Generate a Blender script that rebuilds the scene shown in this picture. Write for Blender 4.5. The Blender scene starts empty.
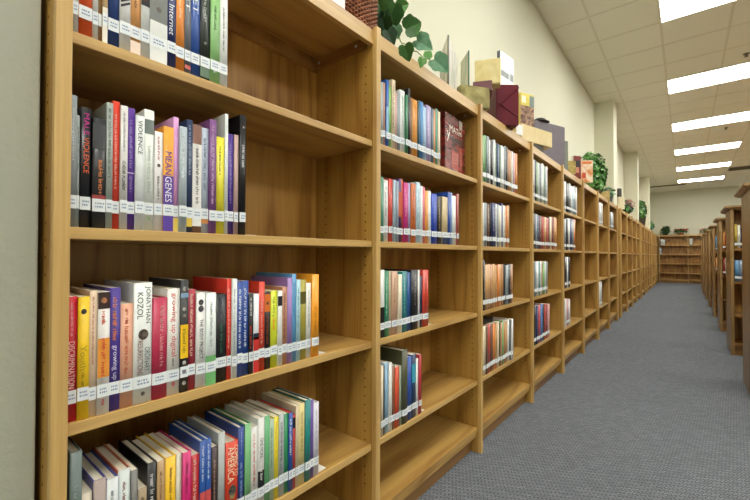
import bpy, bmesh, math, random
from mathutils import Matrix, Vector, Euler
random.seed(11)
scene = bpy.context.scene
COL = scene.collection
R = math.radians

# ------------------------------------------------------------------ camera, world, exposure
cam_data = bpy.data.cameras.new('camera')
cam_data.sensor_width = 36.0
cam_data.lens = 385.05 / 750 * 36
cam_data.clip_start = 0.02
cam = bpy.data.objects.new('camera', cam_data)
COL.objects.link(cam)
cam.matrix_world = (Matrix.Translation((0.8694, 0, 1.0776)) @ Matrix.Rotation(R(38.889), 4, 'Z')
                    @ Matrix.Rotation(R(90.755), 4, 'X') @ Matrix.Rotation(R(0.132), 4, 'Z'))
scene.camera = cam
world = bpy.data.worlds.new('world')
world.use_nodes = True
world.node_tree.nodes['Background'].inputs[0].default_value = (1, .97, .9, 1)
world.node_tree.nodes['Background'].inputs[1].default_value = 0.05
scene.world = world
vs = scene.view_settings
vs.view_transform = 'Standard'
vs.look = 'None'
vs.gamma = 1
vs.use_curve_mapping = False
vs.exposure = 0.62
LAMP = 14.0                     # radiance of the ceiling light diffusers
LAMP_COLOUR = (1.0, .985, .925)
scene.cycles.use_denoising = True
scene.cycles.max_bounces = 8
scene.cycles.diffuse_bounces = 5

# ------------------------------------------------------------------ dimensions (metres)
W = 0.914                       # one bookcase bay
Y0 = 0.1843                     # first upright
SHELF = {'A': 1.4964, 'B': 1.1289, 'C': 0.763, 'D': 0.3926, 'E': 0.1376}
RAIL_TOP, STILE_TOP = 1.9036, 1.913
WALL_X, CEIL, BACK_Y, RIGHT_X, REAR_Y = -0.345, 3.70, 19.72, 8.0, -3.0
GROUPS = [(0, 8), (8.5, 4), (12.95, 4), (17.35, 4)]         # start in bays, number of bays
COLUMNS = [(8.03, 8.46), (12.53, 12.91), (16.98, 17.31)]


# ------------------------------------------------------------------ helpers
def lin(hx):
    hx = hx.lstrip('#')
    if len(hx) == 3:
        hx = ''.join(c * 2 for c in hx)
    v = [int(hx[i:i + 2], 16) / 255 for i in (0, 2, 4)]
    return tuple(c / 12.92 if c <= .04045 else ((c + .055) / 1.055) ** 2.4 for c in v) + (1,)


_mats = {}


def nt(name):
    m = bpy.data.materials.new(name)
    m.use_nodes = True
    t = m.node_tree
    return m, t, t.nodes['Principled BSDF']


def node(t, kind, **kw):
    n = t.nodes.new(kind)
    for k, v in kw.items():
        setattr(n, k, v)
    return n


def plain(hx, rough=.45, var=.06, coat=0.0, scale=40):
    """Painted / printed surface with a little procedural variation."""
    key = (hx, rough, var, coat, scale)
    if key in _mats:
        return _mats[key]
    m, t, b = nt('surface ' + hx)
    c = lin(hx)
    tc = node(t, 'ShaderNodeTexCoord')
    nz = node(t, 'ShaderNodeTexNoise')
    nz.inputs['Scale'].default_value = scale
    nz.inputs['Detail'].default_value = 3
    t.links.new(tc.outputs['Object'], nz.inputs['Vector'])
    mr = node(t, 'ShaderNodeMapRange')
    mr.inputs['From Min'].default_value = .3
    mr.inputs['From Max'].default_value = .7
    mr.inputs['To Min'].default_value = 1 - var
    mr.inputs['To Max'].default_value = 1 + var
    t.links.new(nz.outputs['Fac'], mr.inputs['Value'])
    hs = node(t, 'ShaderNodeHueSaturation')
    hs.inputs['Color'].default_value = c
    t.links.new(mr.outputs[0], hs.inputs['Value'])
    t.links.new(hs.outputs[0], b.inputs['Base Color'])
    b.inputs['Roughness'].default_value = rough
    b.inputs['Coat Weight'].default_value = coat
    b.inputs['Coat Roughness'].default_value = .15
    _mats[key] = m
    return m


def wood(name, axis, light=(.47, .27, .058), dark=(.25, .11, .017), rough=.42, figure=.62, lines=9):
    """Varnished oak; axis is the grain direction (0 x, 1 y, 2 z)."""
    m, t, b = nt(name)
    tc = node(t, 'ShaderNodeTexCoord')
    oi = node(t, 'ShaderNodeObjectInfo')
    ad = node(t, 'ShaderNodeVectorMath', operation='ADD')
    sc = node(t, 'ShaderNodeVectorMath', operation='SCALE')
    t.links.new(oi.outputs['Location'], sc.inputs[0])
    sc.inputs['Scale'].default_value = .37
    t.links.new(tc.outputs['Object'], ad.inputs[0])
    t.links.new(sc.outputs[0], ad.inputs[1])

    def stretched(across, along):
        mp = node(t, 'ShaderNodeMapping')
        s = [across] * 3
        s[axis] = along
        mp.inputs['Scale'].default_value = s
        t.links.new(ad.outputs[0], mp.inputs['Vector'])
        return mp
    n1 = node(t, 'ShaderNodeTexNoise')            # broad figure, cut into contour lines
    n1.inputs['Scale'].default_value = 1
    n1.inputs['Detail'].default_value = 1.5
    t.links.new(stretched(5.5, .8).outputs[0], n1.inputs['Vector'])
    mu = node(t, 'ShaderNodeMath', operation='MULTIPLY')
    mu.inputs[1].default_value = lines
    t.links.new(n1.outputs['Fac'], mu.inputs[0])
    pp = node(t, 'ShaderNodeMath', operation='PINGPONG')
    pp.inputs[1].default_value = 1
    t.links.new(mu.outputs[0], pp.inputs[0])
    pw = node(t, 'ShaderNodeMath', operation='POWER')
    pw.inputs[1].default_value = 2.2
    t.links.new(pp.outputs[0], pw.inputs[0])
    n2 = node(t, 'ShaderNodeTexNoise')            # fine pores
    n2.inputs['Scale'].default_value = 1
    n2.inputs['Detail'].default_value = 4
    t.links.new(stretched(150, 4).outputs[0], n2.inputs['Vector'])
    n3 = node(t, 'ShaderNodeTexNoise')            # board to board drift
    n3.inputs['Scale'].default_value = 1
    t.links.new(stretched(7, .5).outputs[0], n3.inputs['Vector'])
    a1 = node(t, 'ShaderNodeMath', operation='MULTIPLY_ADD')
    a1.inputs[1].default_value = figure
    a1.inputs[2].default_value = -.58 - (figure - .62) * .33
    t.links.new(pw.outputs[0], a1.inputs[0])
    a2 = node(t, 'ShaderNodeMath', operation='MULTIPLY_ADD')
    a2.inputs[1].default_value = 1.15
    t.links.new(n2.outputs['Fac'], a2.inputs[0])
    t.links.new(a1.outputs[0], a2.inputs[2])
    a3 = node(t, 'ShaderNodeMath', operation='MULTIPLY_ADD')
    a3.inputs[1].default_value = .45
    t.links.new(n3.outputs['Fac'], a3.inputs[0])
    t.links.new(a2.outputs[0], a3.inputs[2])
    mx = node(t, 'ShaderNodeMix', data_type='RGBA')
    mx.inputs['A'].default_value = light + (1,)
    mx.inputs['B'].default_value = dark + (1,)
    t.links.new(a3.outputs[0], mx.inputs['Factor'])
    t.links.new(mx.outputs['Result'], b.inputs['Base Color'])
    b.inputs['Roughness'].default_value = rough
    b.inputs['Coat Weight'].default_value = .15
    b.inputs['Coat Roughness'].default_value = .3
    bp = node(t, 'ShaderNodeBump')
    bp.inputs['Strength'].default_value = .08
    bp.inputs['Distance'].default_value = .002
    t.links.new(n2.outputs['Fac'], bp.inputs['Height'])
    t.links.new(bp.outputs[0], b.inputs['Normal'])
    return m


def paint(name, colour, bump=.25, scale=160, rough=.7):
    m, t, b = nt(name)
    tc = node(t, 'ShaderNodeTexCoord')
    nz = node(t, 'ShaderNodeTexNoise')
    nz.inputs['Scale'].default_value = scale
    nz.inputs['Detail'].default_value = 4
    t.links.new(tc.outputs['Object'], nz.inputs['Vector'])
    bp = node(t, 'ShaderNodeBump')
    bp.inputs['Strength'].default_value = bump
    bp.inputs['Distance'].default_value = .004
    t.links.new(nz.outputs['Fac'], bp.inputs['Height'])
    t.links.new(bp.outputs[0], b.inputs['Normal'])
    b.inputs['Base Color'].default_value = colour + (1,)
    b.inputs['Roughness'].default_value = rough
    return m


def two_tone(name, c1, c2, scale, rough=.4, lo=.4, hi=.6, stretch=(1, 1, 1), distort=1.0):
    """Mottled / marbled surface."""
    m, t, b = nt(name)
    tc = node(t, 'ShaderNodeTexCoord')
    mp = node(t, 'ShaderNodeMapping')
    mp.inputs['Scale'].default_value = stretch
    t.links.new(tc.outputs['Object'], mp.inputs['Vector'])
    nz = node(t, 'ShaderNodeTexNoise')
    nz.inputs['Scale'].default_value = scale
    nz.inputs['Detail'].default_value = 5
    nz.inputs['Distortion'].default_value = distort
    t.links.new(mp.outputs[0], nz.inputs['Vector'])
    cr = node(t, 'ShaderNodeValToRGB')
    cr.color_ramp.elements[0].position = lo
    cr.color_ramp.elements[1].position = hi
    cr.color_ramp.elements[0].color = lin(c1)
    cr.color_ramp.elements[1].color = lin(c2)
    t.links.new(nz.outputs['Fac'], cr.inputs[0])
    t.links.new(cr.outputs[0], b.inputs['Base Color'])
    b.inputs['Roughness'].default_value = rough
    return m


def abox(bm, x0, x1, y0, y1, z0, z1, mi=0, bev=0.0):
    vs_ = [bm.verts.new(p) for p in ((x0, y0, z0), (x1, y0, z0), (x1, y1, z0), (x0, y1, z0),
                                     (x0, y0, z1), (x1, y0, z1), (x1, y1, z1), (x0, y1, z1))]
    fs = []
    for q in ((3, 2, 1, 0), (4, 5, 6, 7), (0, 1, 5, 4), (1, 2, 6, 5), (2, 3, 7, 6), (3, 0, 4, 7)):
        f = bm.faces.new([vs_[i] for i in q])
        f.material_index = mi
        fs.append(f)
    if bev:
        es = list({e for f in fs for e in f.edges})
        bmesh.ops.bevel(bm, geom=es, offset=bev, segments=2, affect='EDGES', profile=.6)
    return vs_


def tube(bm, pts, r, seg=6, closed=False, mi=0):
    rings = []
    n = len(pts)
    pts = [Vector(p) for p in pts]
    for i, p in enumerate(pts):
        a = pts[i - 1] if (i or closed) else p
        c = pts[(i + 1) % n] if (i < n - 1 or closed) else p
        d = (c - a).normalized()
        u = d.cross(Vector((0, 0, 1)))
        if u.length < 1e-3:
            u = Vector((1, 0, 0))
        u.normalize()
        v = d.cross(u)
        rr = r[i] if isinstance(r, (list, tuple)) else r
        rings.append([bm.verts.new(p + (u * math.cos(2 * math.pi * k / seg) + v * math.sin(2 * math.pi * k / seg)) * rr) for k in range(seg)])
    for i in range(n if closed else n - 1):
        A, B = rings[i], rings[(i + 1) % n]
        for k in range(seg):
            f = bm.faces.new((A[k], A[(k + 1) % seg], B[(k + 1) % seg], B[k]))
            f.material_index = mi
            f.smooth = True
    if not closed:
        bm.faces.new(rings[0][::-1]).material_index = mi
        bm.faces.new(rings[-1]).material_index = mi


def lathe(bm, prof, seg=24, mi=0, cx=0, cy=0):
    rings = [[bm.verts.new((cx + r * math.cos(2 * math.pi * k / seg), cy + r * math.sin(2 * math.pi * k / seg), z)) for k in range(seg)] for r, z in prof]
    for A, B in zip(rings, rings[1:]):
        for k in range(seg):
            f = bm.faces.new((A[k], A[(k + 1) % seg], B[(k + 1) % seg], B[k]))
            f.smooth = True
            f.material_index = mi
    bm.faces.new(rings[0][::-1]).material_index = mi
    bm.faces.new(rings[-1]).material_index = mi


def mesh_of(bm, name, mats):
    me = bpy.data.meshes.new(name)
    bm.to_mesh(me)
    bm.free()
    for m in (mats if isinstance(mats, (list, tuple)) else [mats]):
        me.materials.append(m)
    return me


def put(name, me, parent=None, loc=None):
    if not isinstance(me, bpy.types.Mesh):
        raise TypeError(name)
    o = bpy.data.objects.new(name, me)
    COL.objects.link(o)
    if parent is not None:
        o.parent = parent
    if loc is not None:
        o.location = loc
    return o


def build(name, bm, mats, parent=None, loc=None):
    return put(name, mesh_of(bm, name, mats), parent, loc)


def boxes(name, bs, mats, parent=None, loc=None, bev=0.0):
    bm = bmesh.new()
    for b in bs:
        abox(bm, *b[:6], mi=b[6] if len(b) > 6 else 0, bev=bev)
    return build(name, bm, mats, parent, loc)


def tag(o, label, cat, group=None):
    o['label'] = label
    o['category'] = cat
    if group:
        o['group'] = group
    return o


def empty(name, loc, label, cat, group=None, rz=0):
    o = bpy.data.objects.new(name, None)
    o.empty_display_size = .05
    COL.objects.link(o)
    o.location = loc
    o.rotation_euler = (0, 0, rz)
    return tag(o, label, cat, group)


def structure(o):
    o['kind'] = 'structure'
    return o


def copy_tree(o, parent=None):
    c = o.copy()
    COL.objects.link(c)
    if parent is not None:
        c.parent = parent
    for ch in list(o.children):
        copy_tree(ch, c)
    return c


ORD = ('first second third fourth fifth sixth seventh eighth ninth tenth eleventh twelfth thirteenth fourteenth fifteenth sixteenth '
       'seventeenth eighteenth nineteenth twentieth').split()
_T = {2: 'twenty', 3: 'thirty'}


def ordinal(n):
    if n <= 20:
        return ORD[n - 1]
    return _T[n // 10] + '-' + ORD[n % 10 - 1] if n % 10 else 'thirtieth'


OAK_Z = wood('oak, upright grain', 2)
OAK_Y = wood('oak, grain along the shelf', 1, light=(.54, .335, .095), dark=(.28, .135, .03))
OAK_EDGE = wood('solid oak edge, upright grain', 2, light=(.65, .43, .155), dark=(.40, .22, .06))
OAK_RAIL = wood('solid oak edge, grain along', 1, light=(.63, .41, .145), dark=(.40, .22, .06))
OAK_X = wood('oak, grain across', 0, light=(.42, .22, .06), dark=(.2, .08, .014))
OAK_BACK = wood('oak plywood back', 2, light=(.54, .30, .072), dark=(.29, .125, .022), figure=.9, lines=12)
OAK_KICK_SHADED = wood('oak kick board', 1, light=(.36, .19, .055), dark=(.2, .085, .018))  # shade below the bottom shelf is darkened into this oak
HOLE = plain('#1c120a', .9, 0)
METAL = plain('#b9bcc0', .35, .03)

# ------------------------------------------------------------------ the room
WALL = paint('cream wall paint', (.70, .695, .55))
GREY_WALL = paint('grey green near column', (.41, .415, .335), .5, 90)  # near column, darker and greener than the cream walls


def carpet():
    m, t, b = nt('blue grey woven carpet')
    tc = node(t, 'ShaderNodeTexCoord')

    mp = node(t, 'ShaderNodeMapping')
    mp.inputs['Rotation'].default_value = (0, 0, R(-28))
    t.links.new(tc.outputs['Object'], mp.inputs['Vector'])
    sx = node(t, 'ShaderNodeSeparateXYZ')
    t.links.new(mp.outputs[0], sx.inputs[0])
    pg = node(t, 'ShaderNodeMath', operation='PINGPONG')       # zigzag rows of yarn
    pg.inputs[1].default_value = .017
    t.links.new(sx.outputs['X'], pg.inputs[0])
    zz = node(t, 'ShaderNodeMath', operation='MULTIPLY_ADD')
    zz.inputs[1].default_value = .75
    t.links.new(pg.outputs[0], zz.inputs[0])
    t.links.new(sx.outputs['Y'], zz.inputs[2])
    cx = node(t, 'ShaderNodeCombineXYZ')
    t.links.new(sx.outputs['X'], cx.inputs['X'])
    t.links.new(zz.outputs[0], cx.inputs['Y'])
    b1 = node(t, 'ShaderNodeTexBrick')
    b1.offset = .5
    b1.inputs['Scale'].default_value = 1
    b1.inputs['Brick Width'].default_value = .034
    b1.inputs['Row Height'].default_value = .0135
    b1.inputs['Mortar Size'].default_value = .0034
    b1.inputs['Mortar Smooth'].default_value = .8
    b1.inputs['Color1'].default_value = (1, 1, 1, 1)
    b1.inputs['Color2'].default_value = (.66, .66, .66, 1)
    b1.inputs['Mortar'].default_value = (.1, .1, .1, 1)
    t.links.new(cx.outputs[0], b1.inputs['Vector'])
    nz = node(t, 'ShaderNodeTexNoise')
    nz.inputs['Scale'].default_value = 260
    nz.inputs['Detail'].default_value = 3
    t.links.new(tc.outputs['Object'], nz.inputs['Vector'])
    n2 = node(t, 'ShaderNodeTexNoise')
    n2.inputs['Scale'].default_value = .9
    n2.inputs['Detail'].default_value = 3
    t.links.new(tc.outputs['Object'], n2.inputs['Vector'])
    mul = node(t, 'ShaderNodeMath', operation='MULTIPLY')
    t.links.new(b1.outputs['Color'], mul.inputs[0])
    mr = node(t, 'ShaderNodeMapRange')
    mr.inputs['From Min'].default_value = .3
    mr.inputs['From Max'].default_value = .7
    mr.inputs['To Min'].default_value = .6
    mr.inputs['To Max'].default_value = 1.1
    t.links.new(nz.outputs['Fac'], mr.inputs['Value'])
    t.links.new(mr.outputs[0], mul.inputs[1])
    mx = node(t, 'ShaderNodeMix', data_type='RGBA')
    mx.inputs['A'].default_value = (.060, .068, .082, 1)
    mx.inputs['B'].default_value = (.30, .322, .35, 1)
    t.links.new(mul.outputs[0], mx.inputs['Factor'])
    m3 = node(t, 'ShaderNodeMapRange')
    m3.inputs['To Min'].default_value = .86
    m3.inputs['To Max'].default_value = 1.14
    t.links.new(n2.outputs['Fac'], m3.inputs['Value'])
    hs = node(t, 'ShaderNodeHueSaturation')
    t.links.new(mx.outputs['Result'], hs.inputs['Color'])
    t.links.new(m3.outputs[0], hs.inputs['Value'])
    t.links.new(hs.outputs[0], b.inputs['Base Color'])
    b.inputs['Roughness'].default_value = .95
    b.inputs['Specular IOR Level'].default_value = .15
    bp = node(t, 'ShaderNodeBump')
    bp.inputs['Strength'].default_value = .8
    bp.inputs['Distance'].default_value = .006
    t.links.new(mul.outputs[0], bp.inputs['Height'])
    t.links.new(bp.outputs[0], b.inputs['Normal'])
    return m


TILE = paint('ceiling tile', (.87, .86, .755), .5, 220, .9)
structure(boxes('floor', [(WALL_X, RIGHT_X, REAR_Y, BACK_Y, -.1, 0)], carpet()))
structure(boxes('ceiling', [(WALL_X, RIGHT_X, REAR_Y, BACK_Y, CEIL, CEIL + .1)], TILE))
structure(boxes('wall_left', [(WALL_X - .15, WALL_X, REAR_Y, BACK_Y, -.1, CEIL + .1)], WALL))
structure(boxes('wall_right', [(RIGHT_X, RIGHT_X + .15, REAR_Y, BACK_Y, -.1, CEIL + .1)], WALL))
structure(boxes('wall_back', [(WALL_X - .15, RIGHT_X + .15, BACK_Y, BACK_Y + .15, -.1, CEIL + .1)], WALL))
structure(boxes('wall_rear', [(WALL_X - .15, RIGHT_X + .15, REAR_Y - .15, REAR_Y, -.1, CEIL + .1)], WALL))
for a, b in COLUMNS:
    structure(boxes('column', [(WALL_X, -.058, Y0 + W * a, Y0 + W * b, 0, CEIL)], WALL, bev=.004))
structure(boxes('column', [(WALL_X, -.06, REAR_Y, Y0 - .0215, 0, CEIL)], GREY_WALL, bev=.004))

# ceiling grid of narrow metal bars
XL, YL = 0.6676, 7.179          # the corner of one light fixes the grid
GRID = plain('#e2dece', .6, .02)  # a little darker than the tiles, shadow lines put into the colour
bars = []
x = XL - .61 * 1
while x < RIGHT_X:
    bars.append((x - .012, x + .012, REAR_Y, BACK_Y, CEIL - .0022, CEIL))
    x += .6096
y = YL - .6096 * 16
while y < BACK_Y:
    bars.append((WALL_X, RIGHT_X, y - .012, y + .012, CEIL - .002, CEIL))
    y += .6096
structure(boxes('trim_1', bars, GRID))
structure(boxes('trim_2', [(WALL_X, WALL_X + .022, REAR_Y, BACK_Y, CEIL - .006, CEIL - .0001)], GRID))

# recessed ceiling lights
def diffuser_material():
    m, t, b = nt('lit diffuser')
    b.inputs['Base Color'].default_value = (.9, .9, .88, 1)
    b.inputs['Emission Color'].default_value = LAMP_COLOUR + (1,)
    b.inputs['Emission Strength'].default_value = LAMP
    return m


DIFF = diffuser_material()
FRAME = plain('#e9e6dc', .4, .01)
first_light = None
ROWN = {0: 'over the main aisle', 1: 'added unseen over the shelving ranges', 2: 'along the opposite wall'}
n0 = -4  # rows behind the camera are unseen, added to brighten the near column
for c in range(2):  # second column is out of view, added as further light sources
    for n in range(n0, 5):
        loc = (XL + c * 3.048, YL + n * 2.4384, CEIL)
        lab = f'ceiling light panel {ROWN[c]}, {ordinal(5 - n)} from the back wall'
        if first_light is None:
            first_light = empty('ceiling_light', loc, lab, 'light', 'ceiling lights')
            w, l, f = 1.2192, .6096, .012
            boxes('light_frame', [(0, w, 0, f, -.012, 0), (0, w, l - f, l, -.012, 0), (0, f, f, l - f, -.012, 0), (w - f, w, f, l - f, -.012, 0)], FRAME, first_light)
            boxes('diffuser', [(f, w - f, f, l - f, -.010, -.002)], DIFF, first_light)
        else:
            o = copy_tree(first_light)
            o.location = loc
            o['label'] = lab

# small ceiling fittings
def ceiling_vent(x, y, lx, ly, lab):
    v = empty('ceiling_vent', (x, y, CEIL), lab, 'vent', 'ceiling vents')
    boxes('vent_frame', [(-lx / 2, lx / 2, -ly / 2, -ly / 2 + .02, -.014, -.0005), (-lx / 2, lx / 2, ly / 2 - .02, ly / 2, -.014, -.0005),
                         (-lx / 2, -lx / 2 + .02, -ly / 2 + .02, ly / 2 - .02, -.014, -.0005), (lx / 2 - .02, lx / 2, -ly / 2 + .02, ly / 2 - .02, -.014, -.0005)], plain('#b7ad93', .5, .02), v)
    k = max(2, int((ly - .04) / .035))
    boxes('vent_slat', [(-lx / 2 + .02, lx / 2 - .02, -ly / 2 + .02 + (i + .25) * (ly - .04) / k, -ly / 2 + .02 + (i + .75) * (ly - .04) / k, -.012, -.001) for i in range(k)], plain('#57503f', .6, .02), v)


ceiling_vent(.32, 18.0, 1.15, .26, 'slotted ceiling vent close to the back wall')
ceiling_vent(2.2, 15.75, .62, .62, 'square slotted ceiling vent beside the row of lights')


def sprinkler(x, y, lab):
    bm = bmesh.new()
    lathe(bm, [(.034, 0), (.034, -.006), (.014, -.012), (.012, -.03), (.022, -.034), (.022, -.038)][::-1], 16)
    tag(build('sprinkler_head', bm, plain('#6a6352', .4, .02), None, (x, y, CEIL)), lab, 'sprinkler', 'ceiling sprinklers')


sprinkler(1.50, 6.88, 'small sprinkler head in the ceiling in front of the second visible light')
sprinkler(1.53, 10.6, 'small sprinkler head in the ceiling between the third and fourth lights')

# ------------------------------------------------------------------ bookcases along the wall
def upright(parent, y, name='side_panel'):
    bm = bmesh.new()
    abox(bm, -.327, -.0185, y - .0125, y + .0125, 0, RAIL_TOP, bev=.001)
    for xh in (-.052, -.262):                                  # rows of shelf pin holes on both sides
        z = .24
        while z < 1.80:
            for s in (-1, 1):
                yy = y + s * .0127
                c = [bm.verts.new((xh + .0032 * math.cos(k * math.pi / 3), yy, z + .0032 * math.sin(k * math.pi / 3))) for k in range(6)]
                f = bm.faces.new(c if s > 0 else c[::-1])
                f.material_index = 1
            z += .032
    bm.normal_update()
    p = build(name, bm, [OAK_Z, HOLE], parent)
    boxes('face_stile', [(-.0184, 0, y - .0125, y + .0125, 0, STILE_TOP)], OAK_EDGE, p, bev=.002)
    return p


def make_bookcase(loc, label, group):
    e = empty('bookcase', loc, label, 'bookcase', group)
    a, b = .0128, W - .0128
    upright(e, 0)
    boxes('back_panel', [(-.326, -.319, a, b, .10, RAIL_TOP - .03)], OAK_BACK, e)
    for r in 'ABCD':
        z = SHELF[r]
        sh = boxes('shelf', [(-.316, -.0265, a + .001, b - .001, z - .0225, z)], OAK_Y, e)
        boxes('shelf_edge', [(-.0264, -.020, a + .001, b - .001, z - .0225, z)], OAK_RAIL, sh, bev=.0015)
    z = SHELF['E']
    boxes('bottom_shelf', [(-.318, -.020, a, b, z - .025, z), (-.077, -.026, a, b, z - .050, z - .0265), (-.045, -.030, a, b, z - .0268, z - .0245)], OAK_Y, e, bev=.0015)
    boxes('kick_board', [(-.076, -.060, a, b, 0, z - .0502)], OAK_KICK_SHADED, e)
    boxes('top_panel', [(-.326, -.036, a, b, RAIL_TOP - .024, RAIL_TOP - .0002)], OAK_Y, e)
    boxes('top_rail', [(-.0358, -.0165, a, b, RAIL_TOP - .054, RAIL_TOP)], OAK_RAIL, e, bev=.002)
    cl = boxes('cleat', [(-.318, -.300, a, b, RAIL_TOP - .075, RAIL_TOP - .0245), (-.299, -.045, b - .018, b, RAIL_TOP - .062, RAIL_TOP - .0245)], OAK_X, e)
    bm = bmesh.new()
    for xs in (-.085, -.285):
        lathe(bm, [(.006, 0), (.006, .002), (.002, .003)], 10, cx=xs, cy=0)
    bmesh.ops.rotate(bm, verts=bm.verts, cent=(0, 0, 0), matrix=Matrix.Rotation(R(90), 3, 'X'))
    build('screw', bm, METAL, cl, (0, b - .018, RAIL_TOP - .046))
    return e


BAYNAMES = []
for gi, (k0, n) in enumerate(GROUPS):
    for i in range(n):
        BAYNAMES.append((k0 + i, i == n - 1, gi))
first_case = None
WHAT = {1: 'oak bookcase bay full of books next to the grey green column', 2: 'oak bookcase bay with a red cover facing out on its top shelf',
        3: 'oak bookcase bay under the maroon and cream gift boxes', 4: 'oak bookcase bay with four book rows under the big grey box',
        5: 'oak bookcase bay under the red book and the orange pictured book', 6: 'empty oak bookcase bay under the bushy ivy plant', 7: 'oak bookcase bay holding only five thin books, after the empty one',
        8: 'oak bookcase bay against the first cream column'}
AFT = {1: 'first', 2: 'second', 3: 'third'}
for idx, (k, last, gi) in enumerate(BAYNAMES):
    if idx + 1 in WHAT:
        lab = WHAT[idx + 1]
    else:
        first_k = GROUPS[gi][0]
        lab = f'empty oak bookcase bay, {ordinal(int(round(k - first_k)) + 1)} beyond the {AFT[gi]} cream column'
    loc = (0, Y0 + W * k, 0)
    if first_case is None:
        first_case = make_bookcase(loc, lab, 'bookcase bays along the wall')
        e = first_case
    else:
        e = copy_tree(first_case)
        e.location = loc
        e['label'] = lab
    e['last_bay'] = int(last)
for e in [o for o in list(COL.objects) if o.get('last_bay')]:
    upright(e, W)
for o in list(COL.objects):
    if 'last_bay' in o:
        del o['last_bay']

# bookcases against the back wall
BX0 = .034
for i in range(3):
    e = copy_tree(first_case)
    e.location = (BX0 + W * i, BACK_Y - .335, 0)
    e.rotation_euler = (0, 0, R(-90))
    e['label'] = ['oak bookcase against the back wall in the corner of the wall row', 'oak bookcase against the back wall, second from the corner',
                  'oak bookcase against the back wall, third from the corner, behind the ranges'][i]
    e['group'] = 'bookcases against the back wall'
    if i == 2:
        upright(e, W)

# ------------------------------------------------------------------ double sided ranges across the aisle
RX, RLEN, RDEP, RTOP = 1.25, 2.75, .60, 1.585
RANGE_SHELVES = [.13, .44, .80, 1.16]
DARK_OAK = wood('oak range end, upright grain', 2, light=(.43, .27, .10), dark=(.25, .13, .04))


def make_range(loc, label):
    e = empty('double_sided_bookcase', loc, label, 'bookcase', 'double sided bookcases across the aisle')
    d = RDEP
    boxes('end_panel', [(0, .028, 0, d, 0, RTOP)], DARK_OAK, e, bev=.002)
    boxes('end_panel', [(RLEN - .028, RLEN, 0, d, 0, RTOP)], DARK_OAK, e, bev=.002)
    for k in (1, 2):
        xm = RLEN * k / 3
        boxes('divider', [(xm - .012, xm + .012, .004, d - .004, 0, RTOP)], OAK_Z, e)
    boxes('centre_panel', [(.0285, RLEN - .0285, d / 2 - .006, d / 2 + .006, .12, RTOP - .001)], OAK_BACK, e)
    bm = bmesh.new()                                          # top board with chamfered underside
    x0, x1, y0, y1 = -.045, RLEN + .045, -.045, d + .045
    lo = [(x0 + .025, y0 + .025), (x1 - .025, y0 + .025), (x1 - .025, y1 - .025), (x0 + .025, y1 - .025)]
    hi = [(x0, y0), (x1, y0), (x1, y1), (x0, y1)]
    rings = [[bm.verts.new((*p, RTOP)) for p in lo], [bm.verts.new((*p, RTOP + .018)) for p in hi], [bm.verts.new((*p, RTOP + .036)) for p in hi]]
    bm.faces.new(rings[0][::-1])
    bm.faces.new(rings[2])
    for A, B in zip(rings, rings[1:]):
        for k in range(4):
            bm.faces.new((A[k], A[(k + 1) % 4], B[(k + 1) % 4], B[k]))
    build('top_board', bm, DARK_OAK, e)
    for k in range(3):
        a = .029 if k == 0 else RLEN * k / 3 + .0125
        b = RLEN - .029 if k == 2 else RLEN * (k + 1) / 3 - .0125
        for (p, q) in ((.006, d / 2 - .0065), (d / 2 + .0065, d - .006)):
            for z in RANGE_SHELVES:
                boxes('shelf' if z > .2 else 'bottom_shelf', [(a, b, p, q, z - .024, z)], OAK_X, e)
        boxes('kick_board', [(a, b, .03, .045, 0, .105), (a, b, d - .045, d - .03, 0, .105)], OAK_X, e)
    return e


FAR0, PITCH = 4.60, 1.70
first_range = None
RANGES = []
for i in range(8):
    y = FAR0 - RDEP + PITCH * i
    lab = f'double sided oak bookcase standing across the aisle, {ordinal(i + 1)} of the row counted from the camera'
    if first_range is None:
        first_range = make_range((RX, y, 0), lab)
        e = first_range
    else:
        e = copy_tree(first_range)
        e.location = (RX, y, 0)
        e['label'] = lab
    RANGES.append(y)

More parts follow.
